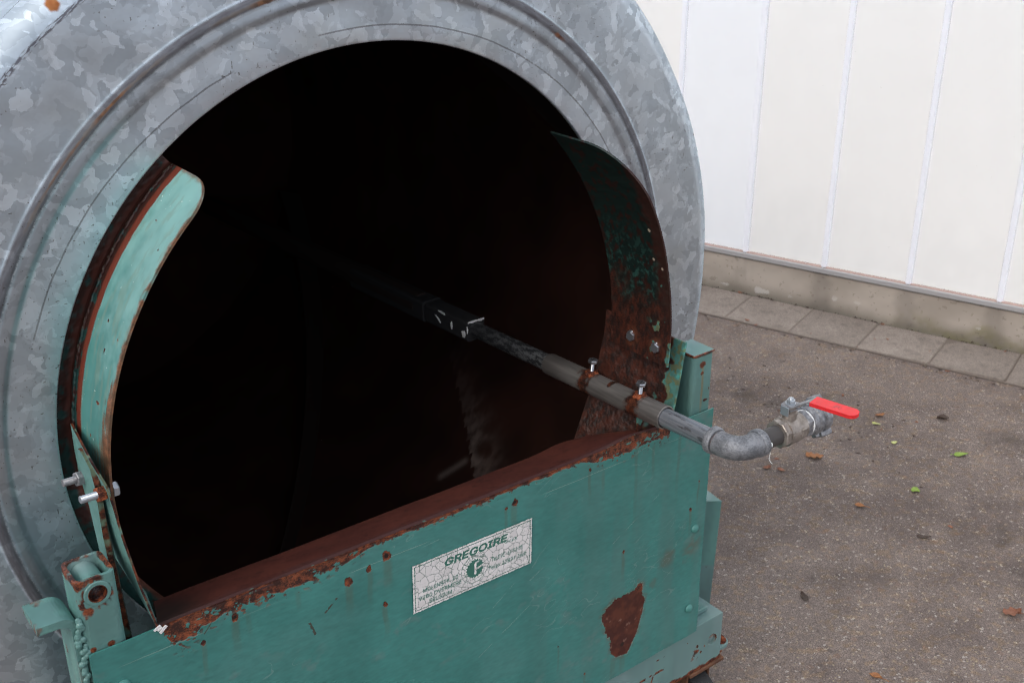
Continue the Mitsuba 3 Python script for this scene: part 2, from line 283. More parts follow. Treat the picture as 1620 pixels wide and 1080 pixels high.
    g = dr.maximum(line_seg(x + wob * 0.006, z, (0.443, -0.757), (0.515, -0.757), 0.003), line_seg(x + wob * 0.006, z, (0.486, -0.758), (0.475, -0.795), 0.0025))
    m = dr.maximum(m, dr.select(low, g * smoothstep(0.3, 0.42, noise(x * 180, z * 180)), 0.0))
    m = dr.maximum(m, dr.select(low, blob(x + wob * 0.01, z, 0.332, -0.722, 0.006), 0.0))
    # right cover's folded edges stay clean; general chips
    chip = smoothstep(0.86, 0.88, noise(x * 95, y * 95, z * 95) * 0.6 + fbm(x * 12, y * 12, z * 12, 2) * 0.55)
    m = dr.maximum(m, chip)
    run = dr.select(right & (z > -0.24) & (z < -0.1), (1 - smoothstep(0.2, 1.0, dr.abs(x - 0.5715 + 0.003 * noise(z * 40)) / 0.004)) * (1 - smoothstep(0.06, 0.13, -0.1 - z)), 0.0)
    col = mix(col, C3(0.19, 0.14, 0.06), 0.6 * run)
    sm = dr.select(left & (z < -0.2), 0.35 * smoothstep(0.45, 0.7, fbm(y * 60, z * 5, 3.0, 2)), 0.0)
    col = mix(col, C3(0.26, 0.2, 0.16), sm)
    return mix(col, rust(x, y, z), dr.clip(m, 0, 1))
mat('frame_paint', proc(frame_f), 0.34, spec=0.55, bump=paint_bump, bscale=0.0012, eps=8e-4)

# curved guards and chute wings: green outside on the left, rusted inside on the right
def guard_f(p, n, uv):
    x, y, z = p.x, p.y, p.z - H
    th = dr.atan2(z, x) * (180 / math.pi)
    a = fbm(x * 55, y * 55, z * 55, 3)
    wob = a - 0.5
    r_ = rust(x, y, z)
    # left: light paint with a rusty front edge; the part inside the mouth dark
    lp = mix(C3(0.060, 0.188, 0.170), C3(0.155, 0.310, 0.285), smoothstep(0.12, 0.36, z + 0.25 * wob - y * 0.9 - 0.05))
    lp = lp * (0.85 + 0.3 * fbm(x * 20, y * 30, z * 6, 2))
    lp = mix(lp, C3(0.14, 0.20, 0.15), 0.4 * smoothstep(0.5, 0.68, fbm(x * 50, y * 90, z * 14, 3)))
    lp = mix(lp, C3(0.55, 0.62, 0.58), smoothstep(0.935, 0.96, noise(x * 240, y * 240, z * 240)) * 0.6)
    lp = mix(lp, r_, smoothstep(0.76, 0.79, noise(x * 95, y * 95, z * 95) * 0.5 + a * 0.5))
    fe = 0.0045 + (0.016 * smoothstep(0.3, 0.6, fbm(x * 20, y * 120, z * 9, 3)) + 0.004) * (1 - smoothstep(0.05, 0.26, z))
    tl = dr.select(th < 0, th + 360.0, th)
    e6 = dr.clip(1 - (tl - 128.0) / 6.0, 0, 1)
    yf = -0.1195 + 0.00016 * dr.maximum(tl - 150.0, 0) + 0.060 * (1 - dr.sqrt(dr.maximum(0.0, 1 - e6 * e6)))
    front = 1 - smoothstep(fe - 0.004, fe + 0.003, y - yf + wob * 0.016)
    front = dr.maximum(front, 0.8 * (1 - smoothstep(0.2, 0.9, tl - 128.0 + wob * 1.5)))
    lp = mix(lp, mix(r_, C3(0.20, 0.15, 0.09), 0.35), front * smoothstep(0.2, 0.4, a + 0.2 * (1 - smoothstep(0.03, 0.2, z))))
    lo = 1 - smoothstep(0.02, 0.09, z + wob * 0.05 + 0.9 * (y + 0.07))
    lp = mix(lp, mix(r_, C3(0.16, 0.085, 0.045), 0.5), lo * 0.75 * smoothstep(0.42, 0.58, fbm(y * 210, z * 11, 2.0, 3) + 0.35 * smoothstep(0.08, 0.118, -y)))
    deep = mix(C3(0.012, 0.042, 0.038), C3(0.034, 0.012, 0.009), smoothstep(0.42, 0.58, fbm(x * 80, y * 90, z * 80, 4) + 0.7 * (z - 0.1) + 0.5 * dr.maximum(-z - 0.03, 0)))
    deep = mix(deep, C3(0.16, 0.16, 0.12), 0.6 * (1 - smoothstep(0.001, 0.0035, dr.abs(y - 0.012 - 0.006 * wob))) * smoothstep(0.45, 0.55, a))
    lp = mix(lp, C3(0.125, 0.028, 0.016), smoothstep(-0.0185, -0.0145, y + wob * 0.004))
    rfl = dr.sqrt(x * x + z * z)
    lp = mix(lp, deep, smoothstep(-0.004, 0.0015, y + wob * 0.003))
    lp = mix(lp, C3(0.10, 0.03, 0.02), smoothstep(0.018, 0.022, y) * (1 - smoothstep(0.476, 0.484, rfl + 0.012 * wob)) * 0.8)
    # right: dark flaking green above, bare rust below
    k = smoothstep(-0.02, 0.085, z + wob * 0.12 - 0.2 * (y + 0.07))
    dg = mix(C3(0.0065, 0.0155, 0.0135), C3(0.018, 0.055, 0.046), smoothstep(0.47, 0.66, fbm(x * 130, y * 130, z * 130, 5) + 0.12 * (fbm(x * 22, y * 22, z * 22, 2) - 0.5)) * (1 - smoothstep(0.06, 0.2, z)))
    dg = mix(dg, C3(0.022, 0.009, 0.007), smoothstep(0.54, 0.64, fbm(x * 90 + 3, y * 90, z * 90, 4)) * 0.9)
    dg = mix(dg, C3(0.035, 0.012, 0.009), smoothstep(0.115, 0.135, -y + wob * 0.02) * 0.8)
    rr = mix(C3(0.018, 0.0088, 0.0073), C3(0.060, 0.0165, 0.0095), smoothstep(0.30, 0.78, fbm(x * 90, y * 120, z * 70, 5) + 0.34 * (noise(x * 700, y * 700, z * 400) - 0.5) - 0.25 * (z + 0.04)))
    rp = mix(rr, dg, k)
    rp = mix(rp, C3(0.45, 0.36, 0.29), 0.8 * (blob(y, z, -0.123, 0.166, 0.003) + blob(y, z, -0.120, 0.111, 0.0025) + blob(y, z, -0.1385, 0.098, 0.0025)))
    bolt_halo = 0.7 * (blob(y, z, -0.064, -0.051, 0.016, 0.6) + blob(y, z, -0.126, -0.052, 0.016, 0.6)) * smoothstep(0.4, 0.6, a)
    rp = mix(rp, C3(0.13, 0.042, 0.02), bolt_halo)
    gp = smoothstep(0.0, 0.006, -y - 0.1515 + wob * 0.03) * (1 - smoothstep(-0.05, -0.035, z + wob * 0.05)) + smoothstep(0.0, 0.006, -y - 0.127 + 0.035 * wob) * (1 - smoothstep(-0.045, -0.03, z)) * smoothstep(0.4757, 0.4762, dr.sqrt(x * x + z * z))
    gp = dr.maximum(gp, smoothstep(0.02, 0.055, wob + 0.25 * (1 - smoothstep(0.0, 0.03, dr.sqrt(dr.square(y + 0.142) + dr.square(z + 0.085)))) - 0.14))
    gp = gp * (1 - smoothstep(0.06, 0.08, z)) * smoothstep(0.1, 0.12, -y)
    lowfade = smoothstep(-0.19, -0.15, z + wob * 0.08)
    rp = mix(rp, mix(C3(0.06, 0.165, 0.14), C3(0.10, 0.125, 0.07), smoothstep(0.45, 0.6, fbm(x * 130, y * 130, z * 130, 2))), gp * lowfade)
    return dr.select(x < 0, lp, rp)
mat('guard_paint', proc(guard_f), 0.5, spec=0.35, bump=lambda p, n, uv: fbm(p.x * 130, p.y * 130, p.z * 130, 3) + 0.8 * noise(p.x * 45, p.y * 45, p.z * 45), bscale=0.0022, eps=8e-4)

def lip_f(p, n, uv):
    x, y, z = p.x, p.y, p.z - H
    a = fbm(x * 22, y * 30, z * 22, 3)
    col = mix(C3(0.066, 0.0192, 0.0148), C3(0.088, 0.025, 0.0178), smoothstep(0.3, 0.75, a)) * (0.85 + 0.3 * noise(x * 420, y * 420, z * 420))
    col = mix(col, C3(0.05, 0.026, 0.027), smoothstep(0.115, 0.15, -y + 0.04 * (a - 0.5)) * 0.7)
    col = mix(col, C3(0.02, 0.011, 0.01), 0.3 * smoothstep(0.56, 0.75, fbm(x * 75, y * 75, 3.0, 4)))
    col = mix(col, C3(0.09, 0.155, 0.13), smoothstep(0.1475, 0.151, -y + 0.010 * (fbm(x * 160, y * 90, 1.0, 2) - 0.5)) * smoothstep(0.56, 0.64, fbm(x * 130, y * 60, 2.0, 3)) * 0.8)
    col = mix(col, C3(0.015, 0.014, 0.012), blob(x, y, -0.435, -0.10, 0.05, 0.7) * 0.75)
    return col
mat('lip_rust', proc(lip_f), 0.62, spec=0.3, bump=lambda p, n, uv: fbm(p.x * 90, p.y * 90, p.z * 90, 3), bscale=0.0012)

def strap_f(p, n, uv):
    x, y, z = p.x, p.y, p.z - H
    a = fbm(x * 60, y * 60, z * 60, 3)
    col = mix(C3(0.075, 0.175, 0.155), C3(0.12, 0.235, 0.215), a)
    ed = smoothstep(0.4, 0.8, -n.y + dr.abs(n.z))
    col = mix(col, mix(C3(0.11, 0.145, 0.095), rust(x, y, z) * 0.7, smoothstep(0.30, 0.42, a + 0.35 * (noise(z * 26, 3.0) - 0.5))), ed * smoothstep(0.30, 0.4, fbm(x * 60, y * 60, z * 60, 3) + 0.12))
    return col
mat('strap_paint', proc(strap_f), 0.5, spec=0.4, bump=lambda p, n, uv: fbm(p.x * 150, p.y * 150, p.z * 150, 2), bscale=0.001)

def sleeve_f(p, n, uv):
    x, y, z = p.x, p.y, p.z - H
    a = fbm(x * 110, y * 9, z * 110, 4)
    col = mix(C3(0.175, 0.162, 0.153), C3(0.265, 0.248, 0.235), smoothstep(0.3, 0.7, a)) * (0.9 + 0.2 * noise(x * 300, y * 20, z * 300))
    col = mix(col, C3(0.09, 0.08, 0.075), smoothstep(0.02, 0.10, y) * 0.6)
    w = fbm(x * 90, y * 90, z * 90, 3) - 0.5
    m = mi.Float(0)
    for y0 in (-0.005, -0.132):
        m = dr.maximum(m, 1 - smoothstep(0.013, 0.027, dr.abs(y - y0) + w * 0.03 + 0.006))
    m = dr.maximum(m, 1 - smoothstep(-0.172, -0.163, z + 0.03 * (y + 0.1) + w * 0.012))
    m = dr.maximum(m, blob(y, z, -0.065, -0.130, 0.005))
    return mix(col, rust(x, y, z), dr.clip(m, 0, 1) * 0.92)
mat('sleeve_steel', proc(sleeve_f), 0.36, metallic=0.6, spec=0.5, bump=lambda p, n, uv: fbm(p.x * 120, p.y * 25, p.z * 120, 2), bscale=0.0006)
def pipe_f(p, n, uv):
    x, y, z = p.x, p.y, p.z - H
    a = fbm(x * 240, y * 7, z * 240, 4)
    col = mix(C3(0.19, 0.205, 0.23), C3(0.33, 0.345, 0.375), smoothstep(0.3, 0.7, a))
    dirt = smoothstep(0.58, 0.66, fbm(x * 150, y * 30, z * 150, 4))
    col = mix(col, C3(0.09, 0.085, 0.09), dirt * 0.7)
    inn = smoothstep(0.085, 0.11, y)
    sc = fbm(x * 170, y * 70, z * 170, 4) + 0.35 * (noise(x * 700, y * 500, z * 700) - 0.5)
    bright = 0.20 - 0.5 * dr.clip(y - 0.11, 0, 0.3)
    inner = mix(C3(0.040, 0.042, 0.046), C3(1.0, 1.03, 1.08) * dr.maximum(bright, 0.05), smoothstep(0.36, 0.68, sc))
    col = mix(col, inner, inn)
    return mix(col, C3(0.25, 0.10, 0.05), (1 - smoothstep(0.001, 0.004, dr.abs(y + 0.314))) * smoothstep(0.4, 0.6, noise(x * 120, z * 120)) * 0.8)
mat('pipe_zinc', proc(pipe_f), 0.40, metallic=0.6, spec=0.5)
mat('elbow_iron', proc(lambda p, n, uv: mix(C3(0.115, 0.12, 0.13), C3(0.235, 0.24, 0.255), smoothstep(0.2, 0.8, fbm(p.x * 60, p.y * 60, p.z * 60, 3) + 0.55 * (noise(p.x * 520, p.y * 520, p.z * 520) - 0.5)))), 0.5, metallic=0.35, bump=lambda p, n, uv: fbm(p.x * 480, p.y * 480, p.z * 480, 2), bscale=0.0009, eps=4e-4)
mat('black_pipe', (0.055, 0.05, 0.048), 0.5, spec=0.4)
mat('valve_body', proc(lambda p, n, uv: mix(C3(0.24, 0.21, 0.185), C3(0.40, 0.36, 0.325), smoothstep(0.2, 0.8, fbm(p.x * 90, p.y * 90, p.z * 90, 3)))), 0.38, metallic=0.6, bump=lambda p, n, uv: noise(p.x * 400, p.y * 400, p.z * 400), bscale=0.0004, eps=4e-4)
mat('zinc_bright', (0.44, 0.475, 0.51), 0.34, metallic=0.75)
mat('zinc_dull', proc(lambda p, n, uv: mix(C3(0.15, 0.15, 0.16), C3(0.33, 0.335, 0.35), smoothstep(0.2, 0.8, fbm(p.x * 150, p.y * 150, p.z * 150, 4)))), 0.42, metallic=0.5)
mat('chrome_screw', (0.40, 0.41, 0.44), 0.25, metallic=0.9)
mat('rusty_nut', proc(lambda p, n, uv: rust(p.x, p.y, p.z) * 1.4), 0.75, spec=0.2)
def red_f(p, n, uv):
    x, y, z = p.x, p.y, p.z - H
    d = blob(x, y, 0.5665, -0.4385, 0.006, 0.6) * smoothstep(0.35, 0.6, noise(x * 450, y * 450))
    return mix(C3(0.66, 0.022, 0.026) * (0.9 + 0.2 * fbm(x * 90, y * 90, z * 90, 2)), C3(0.12, 0.03, 0.04), d * 0.85)
mat('red_vinyl', proc(red_f), 0.38, spec=0.5)
mat('white_tape', (0.78, 0.78, 0.76), 0.6)
mat('black_rubber', (0.016, 0.016, 0.017), 0.65)
mat('white_chip', (0.62, 0.60, 0.59), 0.6)
mat('rusty_steel', proc(lambda p, n, uv: mix(C3(0.04, 0.02, 0.014), C3(0.17, 0.08, 0.045), fbm(p.x * 70, p.y * 70, p.z * 70, 3))), 0.7, spec=0.25)
# maker's sticker: white film, crazed so that the paint shows in the cracks
def sticker_f(p, n, uv):
    x, z = p.x, p.z - H
    wx, wz = 0.0035 * (noise(x * 90, z * 90, 1.0) - 0.5), 0.0035 * (noise(x * 90, z * 90, 5.0) - 0.5)
    dens = 1.0
    a, b, c = voronoi((x + wx) * 80, (z + wz) * 80)
    a2, b2, c2 = voronoi((x + wx) * 175 + 9, (z + wz) * 175)
    k1 = 1 - smoothstep(0.035, 0.115, b - a)
    k2 = (1 - smoothstep(0.03, 0.09, b2 - a2)) * smoothstep(0.50, 0.60, noise(x * 30, z * 40, 8.0)) * 0.6
    k = dr.maximum(k1 * smoothstep(0.15, 0.3, noise(x * 60, z * 60, 4.0)), k2)
    base = mix(C3(0.60, 0.575, 0.56), C3(0.69, 0.665, 0.65), c) * (0.95 + 0.1 * noise(x * 20, z * 20))
    return mix(base, C3(0.10, 0.14, 0.12), k * 0.82)
mat('sticker_film', proc(sticker_f), 0.45)
mat('sticker_ink', (0.036, 0.13, 0.10), 0.5)
# the wall and yard
def cream_f(p, n, uv):
    d = fbm(p.x * 1.5, p.y * 1.5, p.z * 0.7, 3)
    low = 1 - smoothstep(0.0, 0.5, p.z - 0.18)
    c = mix(C3(0.852, 0.852, 0.83), C3(0.877, 0.877, 0.856), d) * (1 - 0.03 * low * smoothstep(0.3, 0.7, fbm(p.x * 14, p.y * 14, p.z * 9, 3)))
    fly = smoothstep(0.985, 0.99, noise(p.x * 60, p.y * 60, p.z * 60))
    return mix(c, C3(0.5, 0.49, 0.45), fly * 0.5)
mat('cream_panel', proc(cream_f), 0.35, spec=0.4, bump=lambda p, n, uv: fbm(p.x * 2.2, p.y * 2.2, p.z * 1.6, 2), bscale=0.003, eps=5e-3)
mat('white_panel', (0.86, 0.885, 0.91), 0.35, spec=0.4)
mat('white_strip', (0.86, 0.875, 0.925), 0.35, spec=0.4)
mat('strip_flange', (0.70, 0.70, 0.72), 0.5)
mat('aluminium', (0.42, 0.41, 0.41), 0.45, metallic=0.3)
mat('rust_line', (0.50, 0.36, 0.31), 0.6)
WY = math.radians(-71.4365)
WD, WN = np.array([math.cos(WY), math.sin(WY)]), np.array([math.sin(WY), -math.cos(WY)])
WO = CAM[:2] + WN * (-4.162)
def plinth_f(p, n, uv):
    u = (p.x - CAM[0]) * WD[0] + (p.y - CAM[1]) * WD[1]
    z = p.z
    a = fbm(u * 6, z * 9, 1.0, 4)
    col = mix(C3(0.325, 0.28, 0.235), C3(0.425, 0.37, 0.315), smoothstep(0.2, 0.8, a))
    low = 1 - smoothstep(0.0, 0.075, z + 0.09 * (fbm(u * 7, 3.0, 2.0, 3) - 0.5))
    col = mix(col, C3(0.13, 0.115, 0.09), low * 0.75)
    k = (u + 1.979) / 0.326
    fr = dr.abs(k - dr.floor(k + 0.5)) * 0.326
    st = (1 - smoothstep(0.01, 0.055, fr + 0.03 * (noise(z * 40, u * 20) - 0.5))) * smoothstep(0.3, 0.65, noise(dr.floor(k + 0.5) * 3.1, 5.0) + 0.25 * noise(u * 60, z * 30))
    col = mix(col, C3(0.14, 0.12, 0.105), st * 0.4)
    green = smoothstep(-1.15, -0.8, u) * (1 - smoothstep(0.02, 0.10, z + 0.08 * (noise(u * 14, z * 14) - 0.5)))
    col = mix(col, C3(0.16, 0.145, 0.055), green * 0.5 * smoothstep(0.35, 0.6, fbm(u * 20, z * 20, 4.0, 3)))
    pit = smoothstep(0.86, 0.9, noise(u * 95, z * 95, 2.0))
    col = mix(col, C3(0.15, 0.125, 0.10), pit * 0.4)
    wht = smoothstep(0.90, 0.94, noise(u * 22, z * 28, 7.0)) * (1 - smoothstep(0.06, 0.09, z))
    return mix(col, C3(0.52, 0.49, 0.45), wht * 0.6)
mat('plinth_concrete', proc(plinth_f), 0.85, spec=0.2, bump=lambda p, n, uv: fbm(p.x * 60, p.y * 60, p.z * 60, 3), bscale=0.003)
def paver_f(p, n, uv):
    u = (p.x - CAM[0]) * WD[0] + (p.y - CAM[1]) * WD[1]
    a = fbm(p.x * 9, p.y * 9, 1.0, 3)
    t = cell_rand(dr.floor((u + 1.609) / 0.26), 3.0)
    col = mix(C3(0.205, 0.172, 0.148), C3(0.265, 0.225, 0.195), smoothstep(0.2, 0.8, a * 0.8 + 0.3 * (t - 0.2)))
    s = noise(p.x * 260, p.y * 260)
    col = col * (0.8 + 0.4 * s)
    col = mix(col, C3(0.09, 0.075, 0.06), 0.3 * smoothstep(0.52, 0.75, fbm(p.x * 36, p.y * 36, 6.0, 4)))
    return col
mat('paver_concrete', proc(paver_f), 0.9, spec=0.2, bump=lambda p, n, uv: fbm(p.x * 160, p.y * 160, 1.0, 2), bscale=0.003)
STAINS = [(1.826, -0.143, 0.038), (1.699, -0.262, 0.030), (1.655, -0.31, 0.035), (2.05, 0.64, 0.06), (1.95, 0.72, 0.05), (1.92, 0.86, 0.045), (2.3, 0.14, 0.06)]
def asphalt_f(p, n, uv):
    x, y = p.x, p.y
    wx, wy = 0.004 * (noise(x * 90, y * 90, 1.0) - 0.5), 0.004 * (noise(x * 90, y * 90, 4.0) - 0.5)
    a, b, c = voronoi((x + wx) * 165, (y + wy) * 165)
    a2, b2, c2 = voronoi(x * 300 + 4, y * 300)
    stone = smoothstep(0.04, 0.20, b - a)
    big = fbm(x * 2.3, y * 2.3, 1.0, 4)
    grime = fbm(x * 11, y * 11, 3.0, 3)
    col = mix(C3(0.138, 0.108, 0.096), C3(0.215, 0.172, 0.150), smoothstep(0.3, 0.7, 0.55 * big + 0.45 * grime))
    col = col * (0.74 + 0.36 * c * stone + 0.16 * c2)
    col = mix(col, C3(0.40, 0.365, 0.33), smoothstep(0.945, 0.965, c) * smoothstep(0.10, 0.28, b - a) * 0.62)
    col = mix(col, C3(0.33, 0.30, 0.28), smoothstep(0.955, 0.97, c2) * smoothstep(0.1, 0.3, b2 - a2) * 0.55)
    col = mix(col, C3(0.20, 0.105, 0.06), smoothstep(0.968, 0.975, cell_rand(dr.floor((x + wx) * 75), dr.floor((y + wy) * 75), 5.0)) * 0.25)
    col = mix(col, C3(0.055, 0.048, 0.046), (1 - stone) * 0.45)
    col = mix(col, col * C3(1.25, 1.1, 0.8), smoothstep(0.5, 0.75, fbm(x * 60, y * 60, 12.0, 2)) * 0.5)
    col = mix(col, C3(0.36, 0.30, 0.20), smoothstep(0.935, 0.95, c2) * (1 - smoothstep(0.955, 0.957, c2)) * 0.7)
    st = mi.Float(0)
    for sx, sy, sr in STAINS:
        st = dr.maximum(st, blob(x + 0.09 * (fbm(x * 16, y * 16, 2.0, 2) - 0.5), y + 0.09 * (fbm(x * 16, y * 16, 7.0, 2) - 0.5), sx, sy, sr, 0.8))
    moss = smoothstep(0.60, 0.72, fbm(x * 7, y * 7, 9.0, 3)) * (1 - smoothstep(0.1, 0.65, (x - CAM[0]) * -WN[0] + (y - CAM[1]) * -WN[1] - 3.2) * 0.0) * 0.5
    col = mix(col, C3(0.045, 0.038, 0.034), dr.maximum(st * 0.6 * smoothstep(0.3, 0.6, grime), moss * 0.2))
    return col
def asphalt_b(p, n, uv):
    a, b, c = voronoi(p.x * 120, p.y * 120)
    return smoothstep(0.0, 0.35, b - a) * (0.4 + 0.6 * c) + 0.5 * noise(p.x * 420, p.y * 420)
mat('asphalt', proc(asphalt_f), 0.88, spec=0.25, bump=asphalt_b, bscale=0.0022, eps=1.5e-3)
mat('joint_dirt', (0.17, 0.14, 0.118), 0.95, spec=0.1)
mat('roof_grey', (0.25, 0.25, 0.26), 0.6)
def leafmat(name, c0, c1):
    return mat(name, proc(lambda p, n, uv: mix(C3(*c0), C3(*c1), fbm(p.x * 160, p.y * 160, 2.0, 3))), 0.55, spec=0.3)
leafmat('leaf_brown', (0.16, 0.06, 0.025), (0.40, 0.185, 0.075))
leafmat('leaf_green', (0.16, 0.25, 0.04), (0.26, 0.36, 0.08))
leafmat('leaf_yellow', (0.36, 0.36, 0.12), (0.48, 0.50, 0.22))
leafmat('leaf_dark', (0.035, 0.026, 0.022), (0.09, 0.06, 0.045))
leafmat('leaf_red', (0.15, 0.055, 0.032), (0.28, 0.13, 0.08))

# ------------------------------------------------------------------ mesh helpers (machine frame)
def tri(v, f): return trimesh.Trimesh(np.asarray(v, float), np.asarray(f, int), process=False)
def join(*ms):
    out = []
    for m in ms:
        out.append(m if isinstance(m, trimesh.Trimesh) else from_man(m))
    return trimesh.util.concatenate(out)
def from_man(m):
    q = m.to_mesh()
    return tri(q.vert_properties[:, :3], q.tri_verts)
def to_man(t): return m3.Manifold(m3.Mesh(np.asarray(t.vertices, np.float32), np.asarray(t.faces, np.uint32)))
def quads(n, m, wrap_u=False, wrap_v=False):
    f = []
    for i in range(n if wrap_u else n - 1):
        for j in range(m if wrap_v else m - 1):
            a, b, c, d = i * m + j, ((i + 1) % n) * m + j, ((i + 1) % n) * m + (j + 1) % m, i * m + (j + 1) % m
            f += [(a, b, c), (a, c, d)]
    return f
def cbox(lo, hi, c=0.002):
    lo, hi = np.array(lo, float), np.array(hi, float)
    pts = []
    for s in np.ndindex(2, 2, 2):
        s = np.array(s); base = np.where(s, hi, lo); inn = np.where(s, -c, c)
        for k in range(3):
            q = base + inn; q[k] = base[k]; pts.append(q)
    return trimesh.convex.convex_hull(np.array(pts))
def frame_of(d):
    d = np.asarray(d, float) / np.linalg.norm(d)
    a = np.array([0, 0, 1.0]) if abs(d[2]) < 0.9 else np.array([0, 1.0, 0])
    u = np.cross(a, d); u /= np.linalg.norm(u)
    return u, np.cross(d, u), d
def lathe(profile, origin, axis, n=48, n_sides=None, closed=False):
    """profile: (r, t) along the axis."""
    u, v, d = frame_of(axis)
    n = n_sides or n
    an = np.arange(n) / n * 2 * np.pi + (np.pi / n if n_sides else 0)
    pr = np.array(profile, float)
    V = [np.asarray(origin) + d * t + r * (np.cos(a) * u + np.sin(a) * v) for a in an for r, t in pr]
    return tri(V, quads(n, len(pr), True, closed))
def sweep(path, r, n=16, cap=True, sx=1.0):
    path = np.array(path, float); m = len(path)
    r = np.broadcast_to(r, m)
    tan = np.gradient(path, axis=0); tan /= np.linalg.norm(tan, axis=1)[:, None]
    u, v, _ = frame_of(tan[0]); V = []
    for i in range(m):
        u = u - tan[i] * (u @ tan[i]); u /= np.linalg.norm(u); v = np.cross(tan[i], u)
        for k in range(n):
            a = 2 * np.pi * k / n
            V.append(path[i] + r[i] * (np.cos(a) * u + np.sin(a) * v * sx))
    f = quads(m, n, False, True)
    f = [(a, c, b) for a, b, c in f]
    if cap:
        V += [path[0], path[-1]]
        for k in range(n):
            f.append((m * n, (k + 1) % n, k)); f.append((m * n + 1, (m - 1) * n + k, (m - 1) * n + (k + 1) % n))
    return tri(V, f)
def prism(poly, h, mapf):
    """shapely polygon extruded by h; mapf takes (n, 3) local -> machine coordinates"""
    if poly.geom_type != 'Polygon':
        return trimesh.util.concatenate([prism(g_, h, mapf) for g_ in poly.geoms if g_.geom_type == 'Polygon' and g_.area > 1e-9])
    m = trimesh.creation.extrude_polygon(poly, h)
    m.vertices = mapf(np.array(m.vertices)); m.fix_normals()
    return m
def shell_grid(P, N, t):
    """grid P (n, m, 3) thickened along normals N by t"""
    n, m = P.shape[:2]
    A, B = P.reshape(-1, 3), (P + N * t).reshape(-1, 3)
    q = quads(n, m); k = n * m
    f = q + [(a + k, c + k, b + k) for a, b, c in q]
    rim = [i * m for i in range(n)] + [(n - 1) * m + j for j in range(1, m)] + [i * m + m - 1 for i in range(n - 2, -1, -1)] + [j for j in range(m - 2, 0, -1)]
    for a, b in zip(rim, rim[1:] + rim[:1]):
        f += [(a, b + k, b), (a, a + k, b + k)]
    t_ = tri(np.vstack([A, B]), f); t_.fix_normals()
    return t_
def hexbolt(origin, axis, af, hh, shank_r, shank_l, washer=0.0):
    """head at the origin side growing along +axis, shank along -axis"""
    R = af / math.sqrt(3)
    head = lathe([(0, 0), (R, 0), (R, hh * 0.75), (R * 0.84, hh), (0, hh)], origin, axis, n_sides=6)
    parts = [head]
    if shank_l:
        parts.append(lathe([(0, -shank_l), (shank_r * 0.8, -shank_l), (shank_r, -shank_l + 0.001), (shank_r, 0), (0, 0)], origin, axis, 20))
    if washer:
        parts.append(lathe([(0, -0.0015), (washer, -0.0015), (washer, 0.0), (0, 0.0)], origin, axis, 28))
    return join(*parts)
def thread_rod(a, b, r, n=18, pitch=0.0015):
    a, b = np.array(a, float), np.array(b, float); L = np.linalg.norm(b - a); k = int(L / pitch)
    prof = [(0, 0)]
    for i in range(k):
        prof += [(r * 0.88, i * pitch + 0.0001), (r, i * pitch + pitch * 0.5)]
    prof += [(r * 0.85, k * pitch), (0, k * pitch)]
    return lathe(prof, a, b - a, n)
def numbered(key):
    if key not in scene: return key
    k = 1
    while f'{key}_{k:03d}' in scene: k += 1
    return f'{key}_{k:03d}'
def part(key, mesh, bsdf, smooth=False, label=None, lift=True, **lab):
    key = numbered(key)
    if isinstance(mesh, m3.Manifold): mesh = from_man(mesh)
    mesh = mesh.copy()
    if lift: mesh.vertices = np.array(mesh.vertices) + [0, 0, H]
    scene[key] = mikit.ply(mesh, bsdf, smooth=smooth)
    if label: lab['label'] = label
    if lab: labels[key] = lab
    return key
def thing(key, label, category, group=None):
    labels[key] = {'label': label, 'category': category, **({'group': group} if group else {})}

# ------------------------------------------------------------------ yard, pavement, wall
g = 220.0
xs = np.array([-g, -3, 6, g]); V = [(x, y, 0.0) for x in xs for y in xs]
part('asphalt_yard', tri(V, quads(4, 4)), 'asphalt', lift=False, kind='structure')
labels['asphalt_yard']['label'] = 'worn brown grey asphalt yard with pale chippings'

def W(u, out, z): # wall frame: u along, out from the wall face, z height
    u, out, z = np.broadcast_arrays(np.asarray(u, float), np.asarray(out, float), np.asarray(z, float))
    return np.stack([WO[0] + WD[0] * u + WN[0] * out, WO[1] + WD[1] * u + WN[1] * out, z], -1)
def wbox(u0, u1, o0, o1, z0, z1, c=0.002):
    m = cbox((u0, o0, z0), (u1, o1, z1), c)
    v = np.array(m.vertices); m.vertices = W(v[:, 0], v[:, 1], v[:, 2])
    m.fix_normals()
    return m
# narrow row of concrete slabs along the wall
part('pavement', wbox(-7.45, 3.0, -0.02, 0.272, 0.0, 0.006), 'joint_dirt', lift=False, kind='structure', label='narrow slab pavement along the foot of the white wall')
u = -1.609 - 0.2605 * 22
k = 0
while u < 2.9:
    L = 0.2605
    j = rng.normal(0, 1, 8)
    m = cbox((u + 0.0015 + 0.0012 * abs(j[0]), 0.004, -0.05), (u + L - 0.0015 - 0.0012 * abs(j[1]), 0.268 + 0.0022 * j[2], 0.009 + 0.0010 * j[3]), 0.003)
    v = np.array(m.vertices); v[:, 2] += (v[:, 0] - u - L / 2) * 0.012 * j[4] + (v[:, 1] - .13) * 0.010 * j[5]
    m.vertices = W(v[:, 0], v[:, 1], v[:, 2]); m.fix_normals()
    part('pavement__paver', m, 'paver_concrete', lift=False)
    u += L
